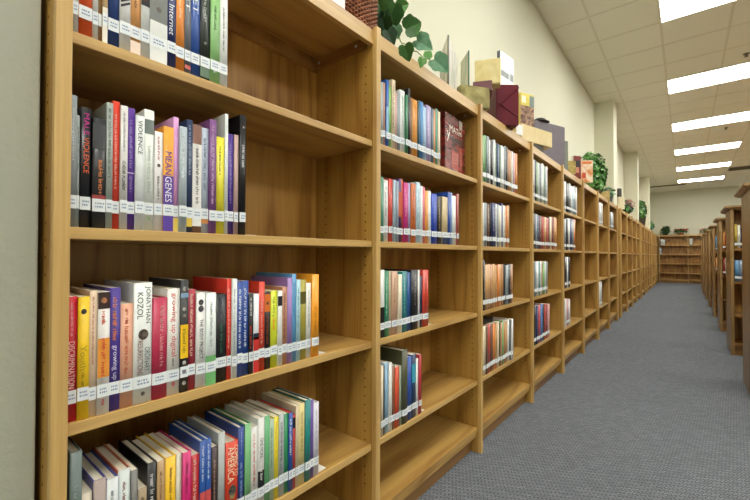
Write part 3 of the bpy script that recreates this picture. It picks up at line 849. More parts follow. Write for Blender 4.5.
  (2.4025, 0.035, 0.2646, '#e1e4e2','thick white hardback', {'hard': 1, 't': [('N','#444', 0.35, 0.9, 0.35, 0.5)]}),
  (2.4381, 0.0232, 0.2619, '#c99c68','tan hardback', {'hard': 1, 't': [('N','#444', 0.35, 0.9, 0.35, 0.5)]}),
  (2.462, 0.0254, 0.2694, '#d98440','orange hardback', {'hard': 1, 't': [('N','#444', 0.35, 0.9, 0.35, 0.5)]}),
  (2.488, 0.0281, 0.2728, '#c99c68','tan hardback', {'hard': 1, 't': [('N','#444', 0.35, 0.9, 0.35, 0.5)]}),
 ]),
 (3, 'C', [
  (2.0856, 0.0297, 0.2881, '#16171a','black hardback', {'hard': 1, 't': [('N','#ddd', 0.35, 0.9, 0.35, 0.5)]}),
  (2.1159, 0.036, 0.2605, '#c99c68','thick tan hardback', {'hard': 1}),
  (2.1524, 0.0279, 0.2618, '#c99c68','tan hardback', {'hard': 1}),
  (2.1809, 0.0481, 0.258, '#b67f4c','thick brown tan hardback', {'hard': 1, 't': [('N','#ddd', 0.35, 0.9, 0.35, 0.5)]}),
  (2.2296, 0.0419, 0.2622, '#c99c68','thick tan paperback', {}),
  (2.2722, 0.0308, 0.2537, '#c99c68','tan paperback', {'t': [('N','#444', 0.35, 0.9, 0.35, 0.5)]}),
  (2.3036, 0.0333, 0.2582, '#d98440','orange hardback', {'hard': 1}),
  (2.3375, 0.0356, 0.2561, '#c99c68','thick tan paperback', {'t': [('N','#444', 0.35, 0.9, 0.35, 0.5)]}),
  (2.3736, 0.036, 0.2588, '#b67f4c','thick brown tan paperback', {}),
  (2.4102, 0.0302, 0.252, '#16171a','black paperback', {}),
  (2.441, 0.0475, 0.2527, '#8c979c','thick grey hardback', {'hard': 1, 't': [('N','#444', 0.35, 0.9, 0.35, 0.5)]}),
  (2.4891, 0.051, 0.2561, '#16171a','thick black hardback', {'hard': 1, 't': [('N','#ddd', 0.35, 0.9, 0.35, 0.5)]}),
  (2.5407, 0.0384, 0.2564, '#b67f4c','thick brown tan hardback', {'hard': 1, 't': [('N','#ddd', 0.35, 0.9, 0.35, 0.5)]}),
 ]),
 (3, 'D', [
  (2.0899, 0.0384, 0.2788, '#e2d3b2','thick cream hardback', {'hard': 1, 't': [('N','#444', 0.35, 0.9, 0.35, 0.5)]}),
  (2.1289, 0.0291, 0.2752, '#6d4a34','brown paperback', {}),
  (2.1585, 0.0381, 0.2791, '#b8403a','thick red hardback', {'hard': 1}),
  (2.1972, 0.039, 0.2788, '#6d4a34','thick brown paperback', {}),
  (2.2368, 0.0384, 0.2756, '#d98440','thick orange paperback', {}),
  (2.2758, 0.0275, 0.2688, '#c99c68','tan hardback', {'hard': 1, 't': [('N','#444', 0.35, 0.9, 0.35, 0.5)]}),
  (2.3039, 0.0249, 0.2756, '#e2d3b2','cream paperback', {}),
  (2.3294, 0.025, 0.2742, '#16171a','black paperback', {}),
  (2.355, 0.0245, 0.2651, '#c99c68','tan hardback', {'hard': 1, 't': [('N','#444', 0.35, 0.9, 0.35, 0.5)]}),
  (2.3801, 0.0246, 0.2715, '#7fae76','light green hardback', {'hard': 1}),
  (2.4053, 0.0323, 0.262, '#b67f4c','brown tan paperback', {}),
  (2.4382, 0.0374, 0.2631, '#c99c68','thick tan paperback', {}),
  (2.4762, 0.0363, 0.2644, '#e1e4e2','thick white hardback', {'hard': 1, 't': [('N','#444', 0.35, 0.9, 0.35, 0.5)]}),
  (2.513, 0.0297, 0.262, '#16171a','black paperback', {'t': [('N','#ddd', 0.35, 0.9, 0.35, 0.5)]}),
  (2.5433, 0.0328, 0.2639, '#e1e4e2','white hardback', {'hard': 1}),
 ]),
 (4, 'A', [
  (3.0299, 0.0367, 0.3129, '#e1e4e2','thick white paperback', {'t': [('N','#444', 0.35, 0.9, 0.35, 0.5)]}),
  (3.0672, 0.0393, 0.3158, '#16171a','thick black paperback', {'t': [('N','#ddd', 0.35, 0.9, 0.35, 0.5)]}),
  (3.1071, 0.0423, 0.3073, '#7fae76','thick light green paperback', {'t': [('N','#444', 0.35, 0.9, 0.35, 0.5)]}),
  (3.15, 0.0502, 0.3138, '#e1e4e2','thick white paperback', {'t': [('N','#444', 0.35, 0.9, 0.35, 0.5)]}),
  (3.2008, 0.0383, 0.3055, '#8c979c','thick grey hardback', {'hard': 1, 't': [('N','#444', 0.35, 0.9, 0.35, 0.5)]}),
  (3.2397, 0.0505, 0.3213, '#e1e4e2','thick white hardback', {'hard': 1}),
  (3.2909, 0.0403, 0.3178, '#7fae76','thick light green paperback', {}),
  (3.3318, 0.0411, 0.3102, '#8c979c','thick grey paperback', {'t': [('N','#444', 0.35, 0.9, 0.35, 0.5)]}),
  (3.3735, 0.0409, 0.3229, '#e1e4e2','thick white paperback', {'t': [('N','#444', 0.35, 0.9, 0.35, 0.5)]}),
 ]),
 (4, 'B', [
  (3.0259, 0.0509, 0.2696, '#16171a','thick black paperback', {'t': [('N','#ddd', 0.35, 0.9, 0.35, 0.5)]}),
  (3.0774, 0.0535, 0.2689, '#8c979c','thick grey hardback', {'hard': 1, 't': [('N','#444', 0.35, 0.9, 0.35, 0.5)]}),
  (3.1315, 0.0517, 0.2614, '#22346c','thick navy paperback', {'t': [('N','#ddd', 0.35, 0.9, 0.35, 0.5)]}),
  (3.1838, 0.0665, 0.2636, '#6d4a34','thick brown paperback', {'t': [('N','#ddd', 0.35, 0.9, 0.35, 0.5)]}),
  (3.2509, 0.0588, 0.2621, '#b8403a','thick red paperback', {'t': [('N','#ddd', 0.35, 0.9, 0.35, 0.5)]}),
  (3.3103, 0.0644, 0.262, '#c99c68','thick tan hardback', {'hard': 1, 't': [('N','#444', 0.35, 0.9, 0.35, 0.5)]}),
  (3.3753, 0.0665, 0.2625, '#b8403a','thick red paperback', {'t': [('N','#ddd', 0.35, 0.9, 0.35, 0.5)]}),
  (3.4424, 0.0448, 0.273, '#6d4a34','thick brown paperback', {'t': [('N','#ddd', 0.35, 0.9, 0.35, 0.5)]}),
  (3.4877, 0.0543, 0.2781, '#e2d3b2','thick cream hardback', {'hard': 1}),
  (3.5427, 0.0665, 0.2824, '#8c3430','thick dark red paperback', {'t': [('N','#ddd', 0.35, 0.9, 0.35, 0.5)]}),
  (3.6098, 0.0632, 0.2838, '#c99c68','thick tan hardback', {'hard': 1, 't': [('N','#444', 0.35, 0.9, 0.35, 0.5)]}),
  (3.6736, 0.0409, 0.2761, '#d98440','thick orange hardback', {'hard': 1}),
 ]),
 (4, 'C', [
  (3.0372, 0.0555, 0.2653, '#8c979c','thick grey paperback', {}),
  (3.0933, 0.0608, 0.2666, '#e1e4e2','thick white hardback', {'hard': 1}),
  (3.1547, 0.0359, 0.2621, '#3f8f96','thick teal paperback', {'t': [('N','#ddd', 0.35, 0.9, 0.35, 0.5)]}),
  (3.1912, 0.0405, 0.2682, '#e1e4e2','thick white paperback', {'t': [('N','#444', 0.35, 0.9, 0.35, 0.5)]}),
  (3.2324, 0.034, 0.2676, '#c99c68','thick tan paperback', {'t': [('N','#444', 0.35, 0.9, 0.35, 0.5)]}),
  (3.267, 0.0553, 0.2576, '#7fae76','thick light green hardback', {'hard': 1}),
  (3.3229, 0.0407, 0.2666, '#e1e4e2','thick white paperback', {'t': [('N','#444', 0.35, 0.9, 0.35, 0.5)]}),
  (3.3642, 0.0366, 0.2625, '#8c979c','thick grey paperback', {}),
 ]),
 (4, 'D', [
  (3.0338, 0.0545, 0.303, '#16171a','thick black hardback', {'hard': 1}),
  (3.0889, 0.0492, 0.3001, '#22346c','thick navy paperback', {'t': [('N','#ddd', 0.35, 0.9, 0.35, 0.5)]}),
  (3.1386, 0.0644, 0.2958, '#b8403a','thick red hardback', {'hard': 1, 't': [('N','#ddd', 0.35, 0.9, 0.35, 0.5)]}),
  (3.2037, 0.0534, 0.2974, '#4a7fc0','thick blue paperback', {'t': [('N','#ddd', 0.35, 0.9, 0.35, 0.5)]}),
  (3.2576, 0.0484, 0.2916, '#16171a','thick black paperback', {}),
  (3.3067, 0.0504, 0.2899, '#b8403a','thick red paperback', {'t': [('N','#ddd', 0.35, 0.9, 0.35, 0.5)]}),
  (3.3577, 0.0461, 0.2806, '#8c3430','thick dark red paperback', {'t': [('N','#ddd', 0.35, 0.9, 0.35, 0.5)]}),
  (3.4044, 0.052, 0.2773, '#d8a6a8','thick pink paperback', {}),
 ]),
 (5, 'A', [
  (3.9957, 0.0711, 0.2933, '#e1e4e2','thick white hardback', {'hard': 1}),
  (4.0674, 0.0943, 0.284, '#16171a','thick black hardback', {'hard': 1}),
  (4.1623, 0.0884, 0.2985, '#8c979c','thick grey hardback', {'hard': 1}),
  (4.2513, 0.085, 0.2875, '#e1e4e2','thick white paperback', {}),
  (4.3369, 0.074, 0.2935, '#b9cfe0','thick pale blue hardback', {'hard': 1}),
  (4.4115, 0.0713, 0.3048, '#8c979c','thick grey hardback', {'hard': 1}),
  (4.4834, 0.0574, 0.3023, '#e1e4e2','thick white hardback', {'hard': 1}),
 ]),
 (5, 'B', [
  (3.99, 0.0708, 0.299, '#8c979c','thick grey hardback', {'hard': 1}),
  (4.0615, 0.0628, 0.3129, '#16171a','thick black hardback', {'hard': 1}),
  (4.1248, 0.0937, 0.3149, '#e1e4e2','thick white paperback', {}),
  (4.2191, 0.0942, 0.3154, '#22346c','thick navy hardback', {'hard': 1}),
  (4.3139, 0.0753, 0.3181, '#8c979c','thick grey hardback', {'hard': 1}),
  (4.3898, 0.0619, 0.3253, '#d98440','thick orange hardback', {'hard': 1}),
 ]),
 (5, 'C', [
  (3.9918, 0.0847, 0.3025, '#16171a','thick black hardback', {'hard': 1}),
  (4.0771, 0.0652, 0.2991, '#e1e4e2','thick white paperback', {}),
  (4.143, 0.0642, 0.297, '#16171a','thick black paperback', {}),
 ]),
 (5, 'D', [
  (3.9853, 0.0732, 0.2628, '#e1e4e2','thick white paperback', {}),
  (4.0591, 0.0796, 0.2615, '#d8a6a8','thick pink paperback', {}),
  (4.1393, 0.0604, 0.2527, '#e1e4e2','thick white hardback', {'hard': 1}),
 ]),
 (7, 'A', [
  (5.8971, 0.0926, 0.2972, '#e1e4e2','thick white paperback', {}),
  (5.9903, 0.0952, 0.306, '#d2d8d8','thick pale grey paperback', {}),
  (6.0861, 0.0829, 0.3015, '#e1e4e2','thick white paperback', {}),
 ]),
 (7, 'D', [
  (5.8688, 0.1089, 0.33, '#e1e4e2','thick white paperback', {}),
  (5.9783, 0.1102, 0.33, '#d2d8d8','thick pale grey paperback', {}),
 ]),
 (8, 'A', [
  (6.8944, 0.1136, 0.2594, '#8c979c','thick grey hardback', {'hard': 1}),
  (7.0086, 0.0973, 0.2559, '#e1e4e2','thick white paperback', {}),
  (7.1065, 0.1057, 0.2631, '#8c979c','thick grey paperback', {}),
 ]),
]

# ------------------------------------------------------------------ books
PAGES = two_tone('page edges', '#e9e2cf', '#d2c8b0', 3, .8, .35, .65, (2, 900, 2), 0)
LABEL = plain('#e9eef0', .35, .02)
MARK = plain('#8294b4', .5, 0)
_letters = {}


def letters(s):
    """Flat lettering mesh, one unit wide and one unit high, lying in its own xy plane."""
    if s in _letters:
        return _letters[s]
    c = bpy.data.curves.new('lettering', 'FONT')
    c.body = s
    c.resolution_u = 3
    o = bpy.data.objects.new('lettering', c)
    COL.objects.link(o)
    dg = bpy.context.evaluated_depsgraph_get()
    me = bpy.data.meshes.new_from_object(o.evaluated_get(dg))
    bpy.data.objects.remove(o)
    bpy.data.curves.remove(c)
    xs = [v.co.x for v in me.vertices]
    ys = [v.co.y for v in me.vertices]
    for v in me.vertices:
        v.co = ((v.co.x - min(xs)) / (max(xs) - min(xs)), (v.co.y - min(ys)) / (max(ys) - min(ys)), 0)
    co = [tuple(v.co) for v in me.vertices]
    fa = [tuple(p.vertices) for p in me.polygons]
    bpy.data.meshes.remove(me)
    _letters[s] = (co, fa)
    return co, fa


def arc(w, bulge, n):
    return [(bulge * (1 - (2 * i / n - 1) ** 2), w * i / n) for i in range(n + 1)]


def spine_strip(name, w, bulge, n, z0, z1, off, mats, parent, marks=False):
    bm = bmesh.new()
    pr = arc(w, bulge, n)
    lo = [bm.verts.new((x + off, y, z0)) for x, y in pr]
    hi = [bm.verts.new((x + off, y, z1)) for x, y in pr]
    for i in range(n):
        bm.faces.new((lo[i], lo[i + 1], hi[i + 1], hi[i]))
    if marks and w > .008:
        for q in range(2):
            zc = z0 + (z1 - z0) * (.38 + .26 * q)
            yy = w * .2
            while yy < w * .78:
                l = random.uniform(.05, .14) * w
                xx = bulge + off + .0003
                v = [bm.verts.new(p) for p in ((xx, yy, zc - .0016), (xx, yy + l, zc - .0016), (xx, yy + l, zc + .0016), (xx, yy, zc + .0016))]
                bm.faces.new(v).material_index = 1
                yy += l + random.uniform(.03, .07) * w
    return build(name, bm, mats, parent)


GAP = {'k': 0}


def make_book(loc, w, h, hexc, label, opts, depth, group, detail=2, rz=0):
    """Root mesh is the cover; children are pages, call label, bands and lettering. Spine faces local +x."""
    hard = opts.get('hard', 0)
    t = .0026 if hard else .0009
    t = min(t, w * .2)
    bulge = (min(.003, w * .09) if hard else 0.0)
    n = 6 if hard else 1
    ts = .003 if hard else .0012
    d = depth
    out = [(-d, 0)] + arc(w, bulge, n) + [(-d, w)]
    inn = [(-d, t)] + [(-ts + bulge * .6 * (1 - (2 * i / n - 1) ** 2), t + (w - 2 * t) * i / n) for i in range(n + 1)] + [(-d, w - t)]
    bm = bmesh.new()
    lo_o = [bm.verts.new((x, y, 0)) for x, y in out]
    hi_o = [bm.verts.new((x, y, h)) for x, y in out]
    lo_i = [bm.verts.new((x, y, 0)) for x, y in inn]
    hi_i = [bm.verts.new((x, y, h)) for x, y in inn]
    m = len(out)
    side = 1 if 'edge' in opts else 0
    for i in range(m - 1):
        s = side if i in (0, m - 2) else 0
        f = bm.faces.new((lo_o[i], lo_o[i + 1], hi_o[i + 1], hi_o[i]))
        f.material_index = s
        f.smooth = 0 < i < m - 2
        bm.faces.new((lo_i[i + 1], lo_i[i], hi_i[i], hi_i[i + 1])).material_index = s
        bm.faces.new((hi_o[i], hi_o[i + 1], hi_i[i + 1], hi_i[i])).material_index = s
        bm.faces.new((lo_o[i + 1], lo_o[i], lo_i[i], lo_i[i + 1])).material_index = s
    bm.faces.new((lo_o[0], hi_o[0], hi_i[0], lo_i[0]))
    bm.faces.new((hi_o[-1], lo_o[-1], lo_i[-1], hi_i[-1]))
    mats = [plain(hexc, .4, .05, .1)]
    if side:
        mats.append(plain(opts['edge'], .4, .04, .2))
    o = build('book', bm, mats, None, loc)
    o.rotation_euler = (0, 0, rz)
    tag(o, label, 'book', group)
    ins = .0035 if hard else .0006
    boxes('pages', [(-d + ins, -ts - .0003, t + .0001, w - t - .0001, ins, h - ins)], plain(opts['pages'], .5, .06) if 'pages' in opts else PAGES, o)
    if detail == 0:
        return o
    zb = .033 + random.uniform(-.002, .003)
    spine_strip('call_label', w, bulge, n, zb, zb + .025, .0009, [LABEL, MARK], o, detail > 1)
    for e in opts.get('t', ()):
        kind = e[0]
        if kind == 'B':
            spine_strip('spine_band', w, bulge, n, max(.0006, e[2] * h), min(h - .0006, e[3] * h), .0004, plain(e[1], .4, .04, .1), o)
        elif kind == 'S':
            bm = bmesh.new()
            z = e[2] * h
            while z < e[3] * h - .01:
                v = [bm.verts.new(p) for p in ((bulge + .0007, w * .08, z), (bulge + .0007, w * .95, z + .012), (bulge + .0007, w * .95, z + .017), (bulge + .0007, w * .08, z + .005))]
                bm.faces.new(v)
                z += .0095
            build('spine_stripe', bm, plain(e[1], .5, 0), o)
        elif kind == 'O':
            bm = bmesh.new()
            r = e[3] * w * .5
            bm.faces.new([bm.verts.new((bulge + .0006 + .0001 * (GAP['k'] % 5), w / 2 + r * math.cos(k * math.pi / 9), e[2] * h + 1.15 * r * math.sin(k * math.pi / 9))) for k in range(18)])
            GAP['k'] += 1
            build('spine_picture', bm, two_tone('picture ' + e[1] + str(GAP['k']), e[1], '#6e6258', 120, .4), o)
        elif kind == 'T' and detail > 0:
            _, s, c, a, b, wf, yc = e
            co, fa = letters(s)
            L, hh = (b - a) * h, wf * w
            bm = bmesh.new()
            vv = [bm.verts.new((bulge + .0008, w * yc - hh / 2 + y * hh, b * h - x * L)) for x, y, z in co]
            for q in fa:
                bm.faces.new([vv[i] for i in q])
            build('title', bm, plain(c, .45, 0), o)
        elif kind == 'N':
            _, c, a, b, wf, yc = e
            hh = min(wf * w, .0075)
            bm = bmesh.new()
            z = b * h
            word = random.randint(3, 8)
            xx = bulge + .0007
            while z > a * h + hh * .6:
                lw = hh * random.choice((.35, .5, .5, .6))
                y0 = w * yc - hh / 2
                st = hh * .16

                def quad(ya, yb, za, zb_):
                    v = [bm.verts.new(p) for p in ((xx, ya, zb_), (xx, yb, zb_), (xx, yb, za), (xx, ya, za))]
                    bm.faces.new(v)
                quad(y0, y0 + hh * random.choice((.7, .7, 1)), z, z - st)
                for _ in range(random.randint(1, 2)):
                    yy = y0 + hh * random.choice((0, .35, .58))
                    quad(yy, yy + st, z - st, z - lw)
                if random.random() < .5:
                    quad(y0, y0 + hh * .7, z - lw + st, z - lw)
                z -= lw + hh * .14
                word -= 1
                if word <= 0:
                    z -= hh * .5
                    word = random.randint(3, 8)
            if len(bm.faces) == 0:
                bm.free()
            else:
                build('title', bm, plain(c, .45, 0), o)
    return o


ROWNAME = {'A': 'top', 'B': 'second', 'C': 'third', 'D': 'fourth'}
for bay, r, items in ROWS:
    g = f'books on the {ROWNAME[r]} shelf of the {ordinal(bay)} bookcase bay'
    for i, (y, w, h, hx, look, opts) in enumerate(items):
        lab = f'{look}, {ordinal(i + 1)} along {ROWNAME[r]} shelf, {ordinal(bay)} bay'
        d = max(.135, min(.23, h * random.uniform(.66, .74)))
        rec = random.uniform(-.003, .002)
        make_book((-.0275 + rec, y, SHELF[r] + .0004), w, h, hx, lab, opts, d, g, 2 if bay <= 2 else 1)

# book facing out at the end of the top shelf of the second bay
def red_cover_book():
    w, h, d = .24, .30, .022
    o = boxes('book', [(-d, 0, 0, w, 0, h)], two_tone('red brown collage cover', '#7e2622', '#481614', 14, .25, .42, .58, (1, 1, 2.2), .4), None, (-.058, 1.702, SHELF['A'] + .0004), bev=.001)
    o.rotation_euler = (0, 0, R(2))
    tag(o, 'red book shown cover out at the end of the top shelf of second bay', 'book', 'books on the top shelf of the second bookcase bay')

    def word(s, c, y0, y1, z0, z1):
        co, fa = letters(s)
        bm = bmesh.new()
        vv = [bm.verts.new((.0009, y0 + x * (y1 - y0), z0 + yy * (z1 - z0))) for x, yy, z in co]
        for q in fa:
            bm.faces.new([vv[i] for i in q])
        build('title', bm, plain(c, .4, 0), o)
    word('MATH', '#f4e2d4', .05, .19, .213, .245)
    word('y', '#f4e6da', .018, .055, .155, .208)
    rects = [('#a83c32', .075, .16, .025, .12), ('#5e1c18', .01, .06, .065, .12), ('#a03c30', .172, .2, .03, .155), ('#3c1210', .06, .195, .165, .195), ('#a8a294', .165, .203, .25, .296), ('#8c2e28', .012, .055, .012, .05), ('#6a2420', .012, .15, .258, .285)]
    for k, (c, a, b, z0, z1) in enumerate(rects):
        boxes('cover_block', [(0, .0004 + .00005 * k, a, b, z0, z1)], plain(c, .3, .25, .0, 60), o)
    for c, a, b, z0, z1 in (('#e0b4a4', .085, .145, .058, .105), ('#d8a494', .097, .133, .074, .09), ('#c88070', .172, .2, .06, .09), ('#c88070', .172, .2, .1, .13), ('#b86a5a', .015, .055, .075, .11), ('#c07868', .09, .14, .03, .05)):
        q = .003
        boxes('cover_outline', [(0, .001, a, b, z0, z0 + q), (0, .001, a, b, z1 - q, z1), (0, .001, a, a + q, z0 + q, z1 - q), (0, .001, b - q, b, z0 + q, z1 - q)], plain(c, .4, 0), o)
    boxes('pages', [(-d + .002, -.002, .002, w - .0006, h, h + .0002)], PAGES, o)


red_cover_book()

# black book lying on top of the row on the fourth shelf of the third bay
def lying_book(loc, w, l, th, hx, lab, group):
    o = boxes('book', [(-w, 0, 0, l, 0, .003), (-w, 0, 0, l, th - .003, th), (-.003, 0, 0, l, .003, th - .003)], plain(hx, .4, .05, .2), None, loc)
    tag(o, lab, 'book', group)
    boxes('pages', [(-w + .004, -.0032, .004, l - .004, .0031, th - .0031)], PAGES, o)


top_of = max(SHELF['D'] + .0004 + b[2] for bay, r, it in ROWS if bay == 3 and r == 'D' for b in it[1:9])
lying_book((-.05, 2.06, top_of + .0006), .16, .23, .03, '#121215', 'black book lying flat on the books of the fourth shelf, third bay', 'books on the fourth shelf of the third bookcase bay')

# bookends standing at the row ends
def bookend(y, r, lab, h=.13):
    z = SHELF[r]
    bm = bmesh.new()
    abox(bm, -.155, -.035, y + .0022, y + .036, z + .0003, z + .0018)
    pr = [(-.155, z + .0018), (-.035, z + .0018), (-.035, z + h - .03), (-.05, z + h - .008), (-.075, z + h), (-.115, z + h), (-.14, z + h - .008), (-.155, z + h - .03)]
    A = [bm.verts.new((x, y + .0008, q)) for x, q in pr]
    B = [bm.verts.new((x, y + .0022, q)) for x, q in pr]
    bm.faces.new(A)
    bm.faces.new(B[::-1])
    for i in range(len(pr)):
        j = (i + 1) % len(pr)
        bm.faces.new((A[j], A[i], B[i], B[j]))
    bmesh.ops.recalc_face_normals(bm, faces=bm.faces)
    tag(build('bookend', bm, plain('#e2e0d8', .4, .02)), lab, 'bookend', 'metal bookends')


ENDS = {(b, r): it[-1][0] + it[-1][1] for b, r, it in ROWS}
for b, r in ((1, 'B'), (1, 'C'), (1, 'D'), (2, 'C'), (2, 'D'), (3, 'C'), (3, 'D'), (4, 'C'), (4, 'D')):
    bookend(ENDS[(b, r)] + .0005, r, f'pale metal bookend closing the {ROWNAME[r]} shelf row of the {ordinal(b)} bay')

# books in the ranges across the aisle and in the back bookcases (spines face the camera end of the room)
FARC = [('#b39a3c', 'yellow'), ('#23284a', 'navy'), ('#17181c', 'black'), ('#c9ced0', 'grey white'), ('#2f7f8c', 'teal'), ('#a33a34', 'red'), ('#5d8fb8', 'blue'), ('#c98a48', 'orange'), ('#d8d4c4', 'cream'), ('#477a4e', 'green'), ('#7d93a8', 'slate blue')]


def far_books(x, ys, z, cols, label, group):
    for i, ci in enumerate(cols):
        w = random.uniform(.022, .036)
        h = random.uniform(.22, .27)
        hx, nm = FARC[ci]
        make_book((x, ys, z + .0004), w, h, hx, f'{nm} book, {ordinal(i + 1)} along {label}', {}, .17, group, 1, R(-90))
        x += w + .001


y1 = RANGES[1] + .012
for z, cols, nm in ((1.16, [0, 8, 1, 2, 1, 2], 'upper shelf'), (.80, [6, 10, 6, 3, 10, 3], 'middle shelf')):
    far_books(RX + .034, y1, z, cols, f'the {nm} of the second range across the aisle', f'books on the {nm} of the second range')
y2 = RANGES[2] + .012
for z, cols, nm in ((1.16, [7, 5, 3], 'upper shelf'), (.80, [5, 8, 5], 'middle shelf')):
    far_books(RX + .034, y2, z, cols, f'the {nm} of the third range across the aisle', f'books on the {nm} of the third range')
y3 = RANGES[3] + .012
for z, cols, nm in ((1.16, [6, 3, 6], 'upper shelf'), (.80, [7, 5, 0], 'middle shelf')):
    far_books(RX + .034, y3, z, cols, f'the {nm} of the fourth range across the aisle', f'books on the {nm} of the fourth range')
yb = BACK_Y - .335 - .03
far_books(BX0 + .05, yb, SHELF['A'], [8, 3, 3, 8, 3], 'the top shelf of the corner bookcase at the back wall', 'books on the back bookcase top shelf')
far_books(BX0 + .03, yb, SHELF['B'], [3, 6], 'the second shelf of the corner bookcase at the back wall', 'books on the back bookcase second shelf')
far_books(BX0 + W + .05, yb, SHELF['A'], [3, 8, 3], 'the top shelf of the middle back wall bookcase', 'books on the second back bookcase')

# ------------------------------------------------------------------ things standing on top of the bookcases
TOP = RAIL_TOP + .0004


def slab(A, B, depth, z0, z1, bm, mi=0, flip=1):
    """Upright block whose front edge runs A to B; it reaches back on the far side of the camera."""
    A, B = Vector((*A, 0)), Vector((*B, 0))
    d = (B - A).normalized()
    n = Vector((-d.y, d.x, 0))
    if n.dot(Vector((.8694, 0, 0)) - A) > 0:
        n = -n
    C, D = B + n * depth, A + n * depth
    base = [A, B, C, D]
    lo = [bm.verts.new((p.x, p.y, z0)) for p in base]
    hi = [bm.verts.new((p.x, p.y, z1)) for p in base]
    fs = [bm.faces.new(lo[::-1]), bm.faces.new(hi)]
    for i in range(4):
        j = (i + 1) % 4
        fs.append(bm.faces.new((lo[i], lo[j], hi[j], hi[i])))
    for f in fs:
        f.material_index = mi
    bmesh.ops.recalc_face_normals(bm, faces=fs)
    return d, n


def crumple(name, c1, c2, rough, scale, bump=.6, metallic=0.0):
    m = two_tone(name, c1, c2, scale, rough, .35, .65)
    t = m.node_tree
    b = t.nodes['Principled BSDF']
    tc = node(t, 'ShaderNodeTexCoord')
    v = node(t, 'ShaderNodeTexVoronoi')
    v.inputs['Scale'].default_value = scale * 1.3
    t.links.new(tc.outputs['Object'], v.inputs['Vector'])
    bp = node(t, 'ShaderNodeBump')
    bp.inputs['Strength'].default_value = bump
    bp.inputs['Distance'].default_value = .02
    t.links.new(v.outputs['Distance'], bp.inputs['Height'])
    t.links.new(bp.outputs[0], b.inputs['Normal'])
    b.inputs['Metallic'].default_value = metallic
    return m


def box_thing(name, A, B, depth, z0, z1, mat, label, cat, group=None, bev=.003):
    bm = bmesh.new()
    slab(A, B, depth, z0, z1, bm)
    if bev:
        bmesh.ops.bevel(bm, geom=list(bm.edges), offset=bev, segments=2, affect='EDGES')
    return tag(build(name, bm, mat), label, cat, group)


# white box beside the basket
box_thing('storage_box', (-.022, .55), (-.022, .943), .2, TOP, TOP + .2, plain('#e8eae8', .5, .02), 'plain white box standing beside the wicker basket', 'box')

# wicker basket
def wicker_basket(cx, cy, z):
    e = empty('wicker_basket', (cx, cy, z), 'dark brown woven wicker basket holding the trailing ivy', 'basket')
    cane = two_tone('dark wicker cane', '#7a4426', '#a86a44', 60, .5)
    cane2 = two_tone('dark wicker stakes', '#4a2414', '#6a3822', 60, .5)
    H, nst = .24, 60
    rad = lambda q: .108 + .006 * q
    rows = 30
    bm = bmesh.new()
    for k in range(rows):
        q = k / (rows - 1)
        pts = []
        for i in range(nst * 4):
            a = 2 * math.pi * i / (nst * 4)
            r = rad(q) + .004 * math.cos(nst / 2 * a + math.pi * k)
            pts.append((r * math.cos(a), r * math.sin(a), .007 + q * (H - .014)))
        tube(bm, pts, 0.0042, 5, True)
    build('weave', bm, cane, e)
    bm = bmesh.new()
    for i in range(nst):
        a = 2 * math.pi * i / nst
        tube(bm, [(rad(q) * math.cos(a), rad(q) * math.sin(a), .003 + q * (H - .006)) for q in (0, .5, 1)], .003, 5)
    build('wicker_stake', bm, cane2, e)
    bm = bmesh.new()
    tube(bm, [((rad(1) + .002) * math.cos(2 * math.pi * i / 48), (rad(1) + .002) * math.sin(2 * math.pi * i / 48), H) for i in range(48)], .009, 8, True)
    build('rim', bm, cane, e)
    bm = bmesh.new()
    lathe(bm, [(.104, .000), (.104, .008)], 32)
    build('base', bm, cane2, e)
    bm = bmesh.new()
    lathe(bm, [(.100, .009), (rad(.8) - .010, H * .8)], 32)
    build('lining', bm, plain('#2a1a10', .9, .1), e)


wicker_basket(-.14, 1.078, TOP + .001)

LEAF = {'d': two_tone('dark ivy leaf', '#28521c', '#3c6c28', 30, .35, .3, .7), 'k': two_tone('deep green ivy leaf', '#16341a', '#22481e', 30, .4, .3, .7),  # k is the darkest of the leaf greens
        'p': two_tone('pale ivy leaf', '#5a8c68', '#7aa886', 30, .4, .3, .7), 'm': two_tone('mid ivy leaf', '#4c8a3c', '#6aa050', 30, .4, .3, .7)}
STEM = plain('#8fa878', .6, .05)
LOBES = [(0, 0), (.14, -.11), (.32, -.12), (.46, .0), (.47, .14), (.52, .32), (.50, .46), (.36, .58), (.26, .74), (.12, .90), (0, 1.0)]


def leaf_mesh(bm, M, mi=0):
    """Five lobed ivy leaf in the xy plane, stalk at the origin, folded along the midrib."""
    for s in (-1, 1):
        vs_ = [bm.verts.new(M @ Vector((s * x, y, abs(x) * .35 - .18 * y * y))) for x, y in LOBES]
        mid = bm.verts.new(M @ Vector((0, .35, -.03)))
        for i in range(len(vs_) - 1):
            q = (mid, vs_[i], vs_[i + 1]) if s > 0 else (mid, vs_[i + 1], vs_[i])
            f = bm.faces.new(q)
            f.smooth = True
            f.material_index = mi


def aim(p, facing, tip, size):
    """Matrix that puts a leaf at p with its face towards `facing` and its tip along `tip`."""
    n = Vector(facing).normalized()
    y = (Vector(tip) - n * Vector(tip).dot(n)).normalized()
    x = y.cross(n)
    m = Matrix((x, y, n)).transposed().to_4x4()
    return Matrix.Translation(p) @ m @ Matrix.Scale(size, 4)


